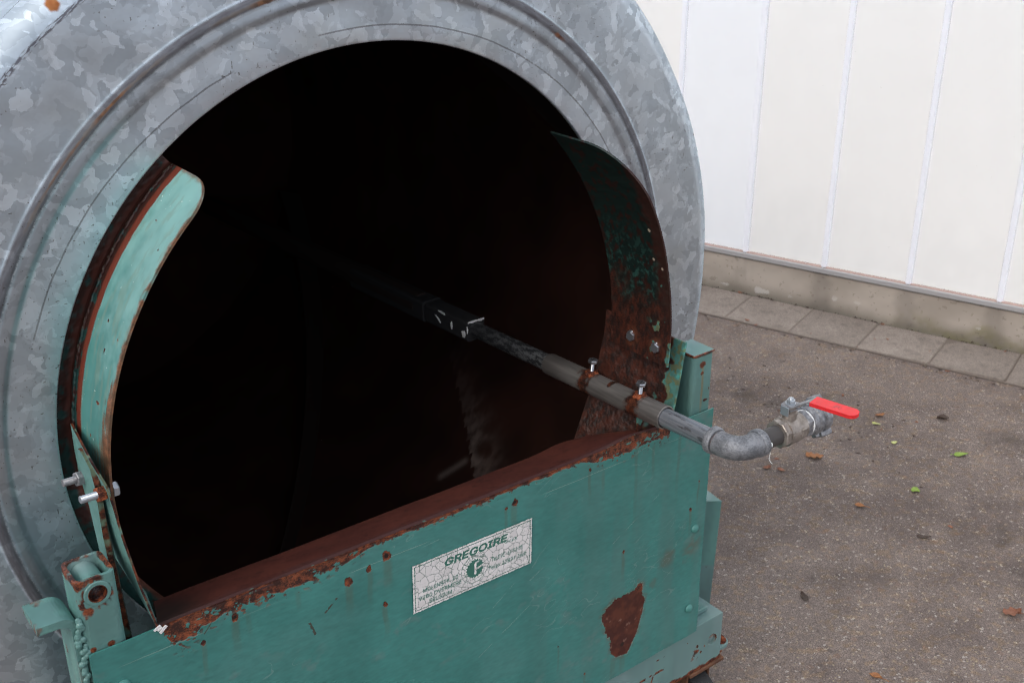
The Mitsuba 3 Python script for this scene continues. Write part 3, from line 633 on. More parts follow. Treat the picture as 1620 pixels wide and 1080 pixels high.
# wall
thing('warehouse', 'white clad warehouse wall on a stained concrete plinth behind the machine', 'building')
part('warehouse__plinth', wbox(-7.4, 2.93, -0.15, 0.0, -0.2, 0.164, 0.006), 'plinth_concrete', lift=False, label='stained beige concrete plinth under the white cladding')
part('warehouse__base_rail', wbox(-7.4, 2.93, -0.05, 0.012, 0.166, 0.186, 0.002), 'aluminium', lift=False, label='grey metal rail along the bottom of the cladding')
part('warehouse__drip_edge', wbox(-7.4, 2.93, -0.05, 0.0025, 0.186, 0.191, 0.0005), 'rust_line', lift=False)
us = [-1.979 + 0.3262 * i for i in range(-16, 16)]
for i, u0 in enumerate(us[:-1]):
    white = (i - 16) == 0
    part('warehouse__wall_panel', wbox(u0 + 0.0125, us[i + 1] - 0.0125, -0.06, -0.002 + 0.0006 * rng.normal(), 0.192, 3.6, 0.002), 'white_panel' if white else 'cream_panel', lift=False, **({'label': 'whiter cladding panel next to the cream ones'} if white else {}))
    m = wbox(u0 - 0.0088, u0 + 0.0088, -0.03, 0.011, 0.189, 3.6, 0.003)
    ks = part('warehouse__cover_strip', m, 'white_strip', lift=False)
    part(f'{ks}__flange', wbox(u0 - 0.0165, u0 + 0.0165, -0.03, -0.0040, 0.190, 3.6, 0.0005), 'strip_flange', lift=False)
part('warehouse__body', wbox(-7.4, 2.93, -6.0, -0.07, 0.0, 3.6, 0.01), 'roof_grey', lift=False)
part('warehouse__roof', wbox(-7.55, 3.1, -6.1, 0.10, 3.6, 3.78, 0.01), 'roof_grey', lift=False)

# ------------------------------------------------------------------ the machine
M_ = 'drum_machine'
thing(M_, 'galvanised drum with a wide dark mouth on a chipped green steel frame', 'machine')
# drum front: rolled edge round the mouth, pressed bead, folded outer rim
prof = [(0.5000, 0.007), (0.4990, 0.004), (0.4995, 0.0012), (0.5008, 0.0002), (0.503, 0.0), (0.520, -0.0004), (0.540, 0.0), (0.558, 0.0), (0.5615, -0.0004), (0.564, -0.0010), (0.567, -0.0020), (0.5705, -0.0024), (0.575, -0.0022), (0.579, -0.0019), (0.582, -0.0018), (0.5845, -0.0026), (0.588, -0.0033), (0.591, -0.0032), (0.5945, -0.0023), (0.597, -0.0011), (0.599, -0.0005), (0.601, 0.0), (0.65, -0.001), (0.70, 0.0), (0.710, 0.0008), (0.718, 0.0035), (0.727, 0.010), (0.734, 0.020), (0.737, 0.034)]
def ring(prof, n=256):
    an = np.arange(n) / n * 2 * np.pi
    pr = np.array(prof)
    V = np.array([(r * math.cos(a), y, r * math.sin(a)) for a in an for r, y in pr])
    return tri(V, [(a, c, b) for a, b, c in quads(n, len(pr), True)])
m = ring(prof, 320)
v = np.array(m.vertices)
rr = np.hypot(v[:, 0], v[:, 2])
v[:, 1] += 0.0035 * (meshkit.fbm(np.c_[v[:, 0] * 5, v[:, 2] * 5, 0 * v[:, 0]], 2, 3) - 0.5) * np.clip((rr - 0.49) / 0.05, 0, 1)
m.vertices = v
part(f'{M_}__drum_face', m, 'galvanised', smooth=True, label='spangled galvanised drum front with a pressed ring bead')
part(f'{M_}__drum_shell', ring([(0.737, 0.035), (0.7385, 0.05), (0.7385, 0.80), (0.744, 0.806), (0.744, 0.826), (0.7385, 0.832), (0.7385, 1.70), (0.73, 1.72), (0.0, 1.725)], 160), 'galvanised', smooth=30)
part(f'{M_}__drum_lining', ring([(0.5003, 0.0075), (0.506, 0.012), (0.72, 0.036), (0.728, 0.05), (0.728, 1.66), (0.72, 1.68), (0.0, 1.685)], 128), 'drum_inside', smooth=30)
for k in range(3):
    P = []
    for s in np.linspace(0, 1, 60):
        a = math.radians(-118 + 120 * k + 100 * s); y = 0.06 + 1.55 * s
        P.append([(r * math.cos(a), y, r * math.sin(a)) for r in (0.727, 0.66)])
    P = np.array(P); N = np.tile([0, 1.0, 0], (60, 2, 1))
    part(f'{M_}__drum_flight', shell_grid(P, N, 0.005), 'interior_steel')
# pressed dark lug with chipped paint on the drum floor
# front panel: slightly wavy sheet, top folding into the feed lip
nx, nz = 190, 70
X = np.linspace(-0.546, 0.599, nx)
P = np.zeros((nx, nz, 3))
for i, x in enumerate(X):
    zt = ztop_np(x); zb = -0.6985 - 0.0035 * (x + 0.546)
    Z = np.linspace(zb, zt, nz)
    P[i, :, 0], P[i, :, 2] = x, Z
P[:, :, 1] = -0.1535 + 0.0052 * (meshkit.fbm(np.stack([P[..., 0] * 5, P[..., 2] * 6, 0 * P[..., 0]], -1), 3, 11) - 0.5) + 0.0014 * (meshkit.fbm(np.stack([P[..., 0] * 28, P[..., 2] * 28, 0 * P[..., 0]], -1), 2, 5) - 0.5)
top = np.exp(-((X - 0.0) / 0.5) ** 4)
# dented fold: the right end of the edge kicks up a little under the pipe
kick = 0.006 * np.exp(-((X - 0.40) / 0.05) ** 2)
wl = np.clip((P[:, :, 2] - (-0.26)) / 0.07, 0, 1)
P[:, :, 2] += kick[:, None] * wl
part(f'{M_}__front_panel', shell_grid(P, np.tile([0, 1.0, 0], (nx, nz, 1)), 0.003), 'panel_paint', smooth=40, label='green painted front panel, rusting along its top edge')
# feed lip
nl = 90
XL = np.linspace(-0.4545, 0.476, nl)
rows = []
for s in np.linspace(0, 1, 14):
    row = []
    for i, x in enumerate(XL):
        zt = ztop_np(x) + 0.006 * math.exp(-((x - 0.40) / 0.05) ** 2)
        xb = np.interp(x, [XL[0], XL[-1]], [-0.418, 0.402])
        y0, y1 = -0.1525, -0.030
        xx = x + (xb - x) * s
        y = y0 + (y1 - y0) * s
        z = zt + (-0.046) * s
        if s < 0.09: z = zt - 0.0012 + 0.0012 * s / 0.09
        z += 0.0025 * (meshkit.noise(np.array([[xx * 14, y * 14, 2.0]]), 4)[0] - 0.5) * min(1, s * 4)
        row.append((xx, y, z))
    rows.append(row)
P = np.array(rows).transpose(1, 0, 2)
part(f'{M_}__feed_lip', shell_grid(P, np.tile([0, 0, -1.0], P.shape[:2] + (1,)), 0.003), 'lip_rust', smooth=40, label='brown rusted feed lip sloping into the drum')
# lip end flap under the drum mouth
# posts
def rrect(x0, x1, y0, y1, r): return Polygon([(x0 + r, y0 + r), (x1 - r, y0 + r), (x1 - r, y1 - r), (x0 + r, y1 - r)]).buffer(r, 6)
def zprism(poly, z0, z1):
    return prism(poly, z1 - z0, lambda v: v + [0, 0, z0])
outer = rrect(-0.5465, -0.4945, -0.1475, -0.0895, 0.009); inner = rrect(-0.5415, -0.4995, -0.1425, -0.0945, 0.005)
post = to_man(zprism(outer.difference(inner), -0.694, -0.082))
hole = m3.Manifold.cylinder(0.2, 0.0178, 0.0178, 40).rotate([90, 0, 0]).translate([-0.521, 0.0, -0.105])
pm = from_man(post - hole).subdivide_to_size(0.03)
part(f'{M_}__post', pm, 'frame_paint', smooth=35, label='open topped square green post at the left end of the panel')
def tube_mesh(r0, r1, y0, y1, x, z, b=0.0012):
    return lathe([(r1, 0), (r0 - b, 0), (r0, b), (r0, y1 - y0 - b), (r0 - b, y1 - y0), (r1, y1 - y0)], (x, y0, z), (0, 1, 0), 40, closed=True)
part(f'{M_}__post__cross_tube', tube_mesh(0.0176, 0.0115, -0.1495, -0.088, -0.521, -0.105), 'frame_paint', smooth=35, label='short rust lined tube through the left post')
outer = rrect(0.5455, 0.5975, -0.1475, -0.0895, 0.009)
pr_ = zprism(outer, -0.694, -0.0865)
part(f'{M_}__post', pr_.subdivide_to_size(0.03), 'frame_paint', smooth=35, label='capped square green post at the right end of the panel')
pk = numbered(f'{M_}__post_cap')
part(pk, cbox((0.5445, -0.1485, -0.0865), (0.5985, -0.0885, -0.0825), 0.0015), 'frame_paint')
# bent lug: flat bar welded down the left post, its top turned outwards
path = [(-0.5525, -0.60)] + [(-0.5525, z) for z in np.linspace(-0.5, -0.158, 8)]
c0 = np.array([-0.5525 - 0.018, -0.1535])
for a in np.linspace(0, 88, 10):
    path.append(tuple(c0 + 0.018 * np.array([math.cos(math.radians(a)), math.sin(math.radians(a))])))
p_end = np.array(path[-1]); dd = np.array([-math.sin(math.radians(88)), math.cos(math.radians(88))])
for s in (0.010, 0.020, 0.028): path.append(tuple(p_end + dd * s))
ls = LineString(path).buffer(0.0055, cap_style=2, join_style=1)
mm = trimesh.creation.extrude_polygon(ls, 0.060)
lug = to_man(mm)
v = np.array(mm.vertices)
mm.vertices = np.c_[v[:, 0], -0.140 + v[:, 2], v[:, 1]]; mm.fix_normals()
lug = to_man(mm)
clip = m3.Manifold(m3.Mesh(*[np.asarray(a, t) for a, t in zip((lambda q: (q.vertices, q.faces))(zprism(rrect(-0.607, -0.5, -0.1405, -0.0795, 0.014).union(rrect(-0.58, -0.5, -0.1405, -0.0795, 0.001)), -0.8, 0.0)), (np.float32, np.uint32))]))
part(f'{M_}__bent_lug', from_man(lug ^ clip).subdivide_to_size(0.025), 'frame_paint', smooth=35, label='flat green bar welded to the left post with its end bent outwards')
# weld bead: overlapping blobs
beads = [trimesh.creation.capsule(height=0.27, radius=0.0042, count=[12, 12])]
beads[0].apply_translation([-0.5490, -0.1432, -0.410])
wz = -0.136
while wz > -0.42:
    rr_ = 0.0028 + 0.0026 * rng.random()
    q = trimesh.creation.icosphere(subdivisions=2, radius=rr_)
    q.vertices = np.array(q.vertices) * [1.0, 0.75, 0.9 + 0.3 * rng.random()] + [-0.5490 + 0.0032 * rng.normal(), -0.1442 + 0.0012 * rng.normal(), wz]
    beads.append(q); wz -= rr_ * (0.55 + 0.7 * rng.random())
wb = from_man(m3.Manifold.batch_boolean([to_man(b) for b in beads], m3.OpType.Add).refine_to_length(0.0016)); wb.merge_vertices(); trimesh.smoothing.filter_taubin(wb, iterations=9)
part(f'{M_}__weld_bead', wb, 'frame_paint', smooth=60, label='lumpy weld bead down the left post', kind='stuff')
# channel beam at the foot
ch_profile = [(-0.1495, -0.812), (-0.1495, -0.6965), (-0.060, -0.6965), (-0.060, -0.7045), (-0.1415, -0.7045), (-0.1415, -0.804), (-0.060, -0.804), (-0.060, -0.812)]
cm = trimesh.creation.extrude_polygon(Polygon(ch_profile).buffer(-0.0008).buffer(0.0008, 3), 1.302)
v = np.array(cm.vertices); cm.vertices = np.c_[-0.622 + v[:, 2], v[:, 0], v[:, 1]]; cm.fix_normals()
chole = m3.Manifold.cylinder(0.06, 0.0128, 0.0128, 32).rotate([90, 0, 0]).translate([0.653, -0.12, -0.752])
cmm = to_man(cm) - chole
part(f'{M_}__foot_channel', from_man(cmm).subdivide_to_size(0.06), 'frame_paint', smooth=30, label='pale green channel beam along the foot of the panel')
part(f'{M_}__foot_plate', cbox((0.56, -0.126, -0.6963), (0.660, -0.045, -0.6850), 0.002), 'frame_paint')
# side cover on the right
base = Polygon([(0.622, 0.10), (0.700, 0.035), (0.7880, -0.030), (0.83, 0.22), (0.622, 0.24)])
cov = zprism(base, -0.86, -0.531)
v = np.array(cov.vertices); low = v[:, 2] < -0.7; v[low, 0] -= 0.015; cov.vertices = v
part(f'{M_}__side_cover', cov.subdivide_to_size(0.06), 'frame_paint', smooth=30, label='folded green cover behind the right post')
# guards
def arc_plate(ths, r, y_front, y_back, t, ny=24, corner=None):
    P = np.zeros((len(ths), ny, 3)); N = np.zeros_like(P)
    for i, th in enumerate(ths):
        a = math.radians(th)
        ys = np.linspace(y_front(th), y_back(th), ny)
        P[i] = np.c_[r * math.cos(a) + 0 * ys, ys, r * math.sin(a) + 0 * ys]
        N[i] = [math.cos(a), 0, math.sin(a)]
    return shell_grid(P, N, t)
def lfront(th):                       # rounded front corner at the top end
    d = th - 128.0
    y = -0.1195 + 0.00016 * (th - 150) * (th > 150)
    if d < 6: y += 0.060 * (1 - math.sqrt(max(0, 1 - (1 - d / 6) ** 2)))
    return y
ths = np.concatenate([[128.0, 128.15, 128.4, 128.8, 129.3, 130, 131, 132, 133, 134], np.linspace(135.5, 184, 60)])
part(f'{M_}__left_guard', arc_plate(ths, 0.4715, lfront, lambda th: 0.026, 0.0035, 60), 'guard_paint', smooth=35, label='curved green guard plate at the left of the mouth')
P = np.array([[(r * math.cos(math.radians(t)), 0.0255 + 0.0006 * math.sin(r * 90 + t), r * math.sin(math.radians(t))) for r in np.linspace(0.4735, 0.548, 8)] for t in np.linspace(128.0, 222, 60)])
part(f'{M_}__left_guard__seal_flange', shell_grid(P, np.tile([0, 1.0, 0], P.shape[:2] + (1,)), 0.003), 'guard_paint', label='dark green rusty flange behind the rim of the mouth')
sw = [(0.4755 * math.cos(math.radians(t)), 0.0105 + 0.0012 * rng.normal(), 0.4755 * math.sin(math.radians(t))) for t in np.linspace(128.5, 183, 160)]
part(f'{M_}__left_guard__weld_seam', sweep(sw, 0.0022 + 0.0006 * rng.random(160), 8), 'guard_paint', smooth=True)
def rfront(th):
    d = 41.5 - th
    y = -0.150 - 0.0004 * max(0, 10 - th) 
    if d < 14: y += 0.085 * (1 - math.sqrt(max(0, 1 - (1 - d / 14) ** 2)))
    return y
def rback(th): return 0.026 - 0.0008 * (40 - th)
ths = np.concatenate([np.linspace(-9.4, 27, 70), 41.5 - np.array([13, 12, 11, 10, 9, 8, 7, 6, 5, 4, 3, 2.2, 1.5, 1, .6, .3, .12, 0])])
part(f'{M_}__right_guard', arc_plate(ths, 0.4735, rfront, rback, 0.0035, 40), 'guard_paint', smooth=35, label='curved guard plate at the right of the mouth, dark green above and bare rust below')
# chute wings
def wing(front, back, t, n=40, m=16, out=1):
    f = np.array(front); b = np.array(back)
    s = np.linspace(0, 1, n)
    def along(q):
        k = np.linspace(0, 1, len(q)); return np.c_[[np.interp(s, k, q[:, j]) for j in range(3)]].T
    F, B = along(f), along(b)
    P = F[:, None, :] + (B - F)[:, None, :] * np.linspace(0, 1, m)[None, :, None] ** 1.0
    # bow the panel so that it follows the guard near its back edge
    N = np.tile([out * 1.0, 0, 0], (n, m, 1))
    return shell_grid(P, N, t)
lf = [(-0.494, -0.130, 0.066), (-0.4815, -0.130, 0.028), (-0.477, -0.130, -0.005), (-0.4735, -0.131, -0.045), (-0.471, -0.132, -0.065), (-0.463, -0.138, -0.127), (-0.4545, -0.149, -0.180), (-0.4525, -0.1515, -0.192)]
lb = [(-0.4765, 0.000, 0.060), (-0.4775, 0.0, 0.02), (-0.477, 0.0, -0.01), (-0.474, 0.0, -0.05), (-0.471, 0.0, -0.075), (-0.460, 0.0, -0.13), (-0.440, 0.0, -0.19), (-0.418, 0.0, -0.235)]
part(f'{M_}__left_wing', wing(lf, lb, 0.003, out=-1), 'strap_paint', smooth=35, label='green side plate of the feed chute, left of the lip')
rf_ = [(0.517, -0.152, -0.047), (0.511, -0.152, -0.085), (0.5045, -0.152, -0.125), (0.498, -0.152, -0.161), (0.485, -0.1515, -0.212)]
rb_ = [(0.4785, 0.012, -0.028), (0.4765, 0.014, -0.075), (0.466, 0.016, -0.125), (0.452, 0.016, -0.17), (0.400, 0.010, -0.282)]
rwm = wing(rf_, rb_, 0.003, out=1)
part(f'{M_}__right_wing', rwm, 'guard_paint', smooth=35, label='rusted side plate of the feed chute, right of the lip')
part(f'{M_}__right_wing__stiffener', cbox((0.425, -0.136, -0.235), (0.466, -0.131, -0.150), 0.001), 'guard_paint')
# strap bracket behind the left wing
sp = Polygon([(-0.108, 0.020), (-0.100, 0.042), (-0.070, 0.055), (-0.060, 0.053), (-0.054, 0.040), (-0.052, -0.40), (-0.085, -0.40), (-0.100, -0.06)])
sm_ = trimesh.creation.extrude_polygon(sp, 0.0075)
v = np.array(sm_.vertices)
zz = v[:, 1]
sm_.vertices = np.c_[-0.4915 + v[:, 2] + 0.05 * np.clip(-0.03 - zz, 0, 1), v[:, 0], zz]; sm_.fix_normals()
part(f'{M_}__strap_bracket', sm_.subdivide_to_size(0.03), 'strap_paint', label='thick strap bracket with a rusty edge behind the left post')
# bolts through the guards
ax = np.array([-0.985, -0.14, 0.10]); ax /= np.linalg.norm(ax)
def lbolt(p, nutmat, tipmat, nut_af=0.0175):
    p = np.array(p, float)
    k = part(f'{M_}__clamp_bolt', thread_rod(p + ax * 0.008, p + ax * (0.029 if nutmat == 'zinc_dull' else 0.033), 0.0051), tipmat, smooth=False)
    R = nut_af / math.sqrt(3)
    part(f'{k}__nut', lathe([(0.0, 0), (R * .93, 0), (R, 0.0012), (R, 0.0093), (R * .9, 0.0105), (0, 0.0105)], p, ax, n_sides=6), nutmat)
    return k
k = lbolt((-0.4890, -0.053, 0.007), 'zinc_dull', 'zinc_dull'); labels[k] = {'label': 'threaded bolt end with a grey nut, the rear of the two by the left guard'}
k = lbolt((-0.4835, -0.1175, 0.013), 'rusty_nut', 'zinc_bright'); labels[k] = {'label': 'bright bolt end with a rusty nut, the front of the two by the left guard'}
part(f'{k}__bolt_head', hexbolt((-0.472, -0.108, 0.008), (0.985, 0.1, -0.08), 0.018, 0.008, 0.005, 0.006), 'zinc_bright')
for (y, z) in ((-0.064, -0.051), (-0.126, -0.052)):
    rb2 = math.sqrt(0.4735 ** 2 - z * z)
    k = part(f'{M_}__guard_bolt', hexbolt((rb2 - 0.0005, y, z), (-0.95, -0.28, -z * -0.3 + 0.12), 0.0155, 0.0065, 0.004, 0.004, 0.0105), 'chrome_screw')
# panel rivet heads
for (x, z) in ((0.5713, -0.4477), (0.5703, -0.6327), (-0.5105, -0.252)):
    dm = lathe([(0.0, 0.0062), (0.0035, 0.0058), (0.0072, 0.004), (0.009, 0.0012), (0.0094, 0.0)], (x, -0.1545, z), (0, -1, 0), 24)
    dm.fix_normals()
    part(f'{M_}__rivet_head', dm, 'panel_paint', smooth=True)
for (x, y, z, s) in ((-0.4565, -0.1545, -0.1862, 0.0032), (-0.4495, -0.1560, -0.1905, 0.0038), (-0.4535, -0.1552, -0.1885, 0.0022)):
    b = cbox((-s * 1.7, -0.0006, -s * 0.6), (s * 1.7, 0.0006, s * 0.6), 0.0003)
    b.apply_transform(trimesh.transformations.rotation_matrix(-0.5 if s < .0035 else -0.7, [0, 1, 0])); b.apply_translation([x, y, z])
    part(f'{M_}__paint_chip', b, 'white_chip')
# sleeve with two set screws
def pax(y): return np.array([0.429, y, -0.145 - 0.043 * (y + 0.2)])
ys = np.linspace(-0.199, 0.112, 30)
pdir = (pax(0.1) - pax(-0.2)); pdir /= np.linalg.norm(pdir)
Ls = float(np.linalg.norm(pax(0.112) - pax(-0.199)))
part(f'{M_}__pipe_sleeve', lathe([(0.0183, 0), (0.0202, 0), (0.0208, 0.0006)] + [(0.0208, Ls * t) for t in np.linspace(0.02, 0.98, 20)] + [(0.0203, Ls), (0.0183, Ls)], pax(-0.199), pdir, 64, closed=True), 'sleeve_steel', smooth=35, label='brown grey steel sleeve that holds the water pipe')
for y0, tilt in ((-0.005, (0.02, -0.10, 1.0)), (-0.132, (-0.06, -0.14, 1.0))):
    c = pax(y0); tilt = np.array(tilt) / np.linalg.norm(tilt)
    sc = [(0, 0.014), (0.0042, 0.014)]
    shank = thread_rod(c + tilt * 0.016, c + tilt * 0.0425, 0.0042)
    k = part(f'{M_}__set_screw', shank, 'chrome_screw', label='bright set screw in the sleeve, nearer the drum' if y0 > -0.1 else 'bright set screw in the sleeve, nearer the valve')
    R = 0.0162 / math.sqrt(3)
    head = lathe([(0, 0), (R * .9, 0), (R, 0.001), (R, 0.0055), (R * .85, 0.0065), (0, 0.0065)], c + tilt * 0.042, tilt, n_sides=6)
    hm = head
    slots = []
    u_, v_, d_ = frame_of(tilt)
    dark = []
    part(f'{k}__head', hm, 'chrome_screw')
    for a in (0.4, 0.4 + math.pi / 2):
        q = cbox((-0.0056, -0.0011, 0), (0.0056, 0.0011, 0.0005), 0.0001)
        Rm = np.eye(4); Rm[:3, :3] = np.c_[math.cos(a) * u_ + math.sin(a) * v_, -math.sin(a) * u_ + math.cos(a) * v_, d_]; Rm[:3, 3] = c + tilt * 0.04855
        q.apply_transform(Rm); dark.append(q)
    part(f'{k}__recess', join(*dark), 'black_rubber')
    nutm = lathe([(0, 0), (0.0095, 0), (0.0100, 0.0010), (0.0100, 0.0055), (0.0088, 0.007), (0, 0.007)], c + tilt * 0.0185, tilt, n_sides=6)
    wl_ = []
    for j in range(9):
        s = trimesh.creation.icosphere(subdivisions=1, radius=0.0032 + 0.0015 * rng.random())
        a = j / 9 * 6.28; s.apply_translation(c + tilt * 0.0195 + (u_ * math.cos(a) + v_ * math.sin(a)) * 0.0095 + rng.normal(0, 0.0008, 3)); wl_.append(s)
    s = trimesh.creation.icosphere(subdivisions=2, radius=0.0042); s.apply_translation(c + np.array([-0.009, -0.008, 0.0195])); wl_.append(s)
    part(f'{k}__welded_nut', join(nutm, *wl_), 'rusty_nut', smooth=50)
# frame under the drum, castors
for x in (-0.60, 0.60):
    part(f'{M_}__side_beam', cbox((x - 0.025, -0.058, -0.812), (x + 0.025, 1.88, -0.742), 0.003), 'frame_paint')
part(f'{M_}__rear_beam', cbox((-0.574, 1.82, -0.811), (0.574, 1.87, -0.743), 0.003), 'frame_paint')
for x in (-0.60, 0.60):
    part(f'{M_}__rear_post', cbox((x - 0.024, 1.82, -0.741), (x + 0.024, 1.87, -0.10), 0.003), 'frame_paint')
def castor(x, y):
    k = f'{M_}__castor'; k = numbered(k)
    part(k, join(cbox((x - 0.050, y - 0.045, -0.822), (x + 0.050, y + 0.045, -0.8125), 0.002), cbox((x - 0.034, y - 0.022, -0.918), (x - 0.029, y + 0.03, -0.8225), 0.001), cbox((x + 0.029, y - 0.022, -0.918), (x + 0.034, y + 0.03, -0.8225), 0.001)), 'rusty_steel', label='small black castor wheel in a rusty fork' if (x > 0 and y < 0) else None)
    part(f'{k}__wheel', lathe([(0.012, -0.026), (0.052, -0.026), (0.0645, -0.022), (0.0655, -0.016), (0.0655, 0.016), (0.0645, 0.022), (0.052, 0.026), (0.012, 0.026)], (x, y, -0.9145), (1, 0, 0), 40, closed=True), 'black_rubber', smooth=35)
    part(f'{k}__axle', lathe([(0, -0.042), (0.0095, -0.042), (0.0095, 0.042), (0, 0.042)], (x, y, -0.9145), (1, 0, 0), n_sides=6), 'rusty_steel')
for x, y in ((0.642, -0.108), (-0.57, -0.105), (0.585, 1.8), (-0.57, 1.8)): castor(x, y)
# hitch eye on the right end of the channel
part(f'{M_}__hitch_eye', prism(LineString([(0, 0), (0.026, 0.0)]).buffer(0.018).difference(Point(0.028, 0).buffer(0.007)), 0.007, lambda v: np.c_[0.6755 + v[:, 0], -0.128 + v[:, 1], -0.799 + v[:, 2]]), 'frame_paint', smooth=35)
part(f'{M_}__hitch_eye__pin', hexbolt((0.7035, -0.128, -0.7905), (0, 0, 1), 0.015, 0.009, 0.006, 0.03, 0.0135), 'rusty_nut')

# maker's sticker on the panel
ST0, STU = np.array([-0.066, -0.257]), np.array([0.235, -0.005])
eu = STU / np.linalg.norm(STU); ev = np.array([-eu[1], eu[0]]); SW, SH = 0.2352, 0.0885
yS = -0.1562
def st(v, lift=0.0):  # local (a along, b up from the bottom-left corner, c proud)
    v = np.asarray(v, float)
    bl = np.array([-0.0645, -0.3475])
    xz = bl + v[:, :1] * eu + v[:, 1:2] * ev
    return np.c_[xz[:, 0], yS - v[:, 2] - lift, xz[:, 1]]
KS = f'{M_}__maker_sticker'
rag = []
for t in np.linspace(0, 1, 60, endpoint=False): rag.append((t * SW, 0 + 0.0009 * rng.random()))
for t in np.linspace(0, 1, 24, endpoint=False): rag.append((SW - 0.0009 * rng.random(), t * SH))
for t in np.linspace(1, 0, 60, endpoint=False): rag.append((t * SW, SH - 0.0009 * rng.random()))
for t in np.linspace(1, 0, 24, endpoint=False): rag.append((0.0009 * rng.random(), t * SH))
part(KS, prism(Polygon(rag).buffer(0), 0.0004, lambda v: st(v)), 'sticker_film', label='cracked white maker sticker with green lettering')
bx = lambda a0, b0, a1, b1: Polygon([(a0, b0), (a1, b0), (a1, b1), (a0, b1)])
frame_ = bx(0.0035, 0.0035, SW - 0.0035, SH - 0.0035).difference(bx(0.0046, 0.0046, SW - 0.0046, SH - 0.0046))
part(f'{KS}__border', prism(frame_, 0.0002, lambda v: st(v, 0.0004)), 'sticker_ink')
def text(t, h, a, b, sx=1.0, shear=0.0, bold=False, key='lettering', width=None, fat=0.0002):
    m = meshkit.text_mesh(t, h, 0.0002, bold)
    v = np.array(m.vertices)
    if width: sx = width / (v[:, 0].max() - v[:, 0].min())
    v[:, 0] = v[:, 0] * sx + v[:, 1] * shear
    ms = []
    for i, (da, db) in enumerate(((-1, 0), (1, 0), (0, 1), (0, -1))):
        q = m.copy(); q.vertices = st(v + [a + da * fat, b + db * fat, 0], 0.0004 + 0.00001 * i); q.fix_normals(); ms.append(q)
    part(f'{KS}__{key}', join(*ms), 'sticker_ink')
text('GREGOIRE', 0.0125, 0.058, 0.0645, shear=0.2, bold=True, width=0.122, fat=0.0005)
text('P.V.B.A.', 0.005, 0.180, 0.0595, width=0.024)
text('MOLENSTR. 20', 0.0075, 0.0185, 0.032, width=0.066)
text('9280 OVERMERE', 0.0075, 0.0105, 0.020, width=0.080)
text('BELGIUM', 0.0075, 0.0300, 0.0085, width=0.042)
text('Tel 091-67 51 85', 0.0075, 0.151, 0.0365, shear=0.15, width=0.064)
text('Telex 12837 Isab', 0.0075, 0.145, 0.0215, shear=0.15, width=0.078)
# toothed wheel emblem with an open C
cx, cy = 0.1185, 0.037
gear = Point(0, 0).buffer(0.0158, 32)
for k in range(20):
    a = 2 * math.pi * k / 20
    gear = gear.union(Polygon([(0.015 * math.cos(a - .09), 0.015 * math.sin(a - .09)), (0.0178 * math.cos(a - .07), 0.0178 * math.sin(a - .07)), (0.0178 * math.cos(a + .07), 0.0178 * math.sin(a + .07)), (0.015 * math.cos(a + .09), 0.015 * math.sin(a + .09))]))
gear = gear.difference(LineString([(0.001, 0.010), (0.0005, -0.0115)]).buffer(0.0021, cap_style=2)).difference(Polygon([(0.002, -0.001), (0.022, 0.006), (0.022, -0.0005), (0.002, -0.0035)])).difference(LineString([(0.001, 0.010), (0.0075, 0.011)]).buffer(0.0015))
from shapely.affinity import translate, scale as sscale
part(f'{KS}__emblem', prism(translate(sscale(gear, 1.0, 1.0), cx, cy), 0.0002, lambda v: st(v, 0.0004)), 'sticker_ink', label='green toothed wheel emblem')
rg_ = Point(cx, cy).buffer(0.0266, 48).difference(Point(cx, cy).buffer(0.0259, 48)).union(Point(cx, cy).buffer(0.0205, 48).difference(Point(cx, cy).buffer(0.0200, 48))).intersection(bx(0, 0.0055, SW, 0.0615))
part(f'{KS}__emblem_ring', prism(rg_, 0.0002, lambda v: st(v, 0.0004)), 'sticker_ink')
def arc_text(t, h, r, a0, a1, inward=False):
    ms = []
    for i, ch in enumerate(t):
        if ch == ' ': continue
        a = math.radians(a0 + (a1 - a0) * (i + 0.5) / len(t))
        m = meshkit.text_mesh(ch, h, 0.0002)
        v = np.array(m.vertices); v[:, 0] -= v[:, 0].mean()
        rot = a - math.pi / 2 if not inward else a + math.pi / 2
        x = v[:, 0] * math.cos(rot) - v[:, 1] * math.sin(rot); y = v[:, 0] * math.sin(rot) + v[:, 1] * math.cos(rot)
        m.vertices = st(np.c_[cx + r * math.cos(a) + x, cy + r * math.sin(a) + y, v[:, 2]], 0.0004); m.fix_normals(); ms.append(m)
    part(f'{KS}__ring_lettering', join(*ms), 'sticker_ink')
arc_text('AGRICULT', 0.0036, 0.0215, 150, 40)

# ------------------------------------------------------------------ water pipe with ball valve
K = 'water_pipe'
thing(K, 'grey water pipe running out of the drum to a ball valve with a red lever', 'pipe')
yE = -0.319
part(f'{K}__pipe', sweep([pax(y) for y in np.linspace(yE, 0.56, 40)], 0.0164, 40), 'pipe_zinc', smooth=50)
part(f'{K}__inner_tube', sweep([pax(y) + [0, 0, 0.0] for y in np.linspace(0.55, 1.66, 12)], 0.026, 28), 'interior_steel', smooth=50, label='thicker dark tube deep inside the drum')
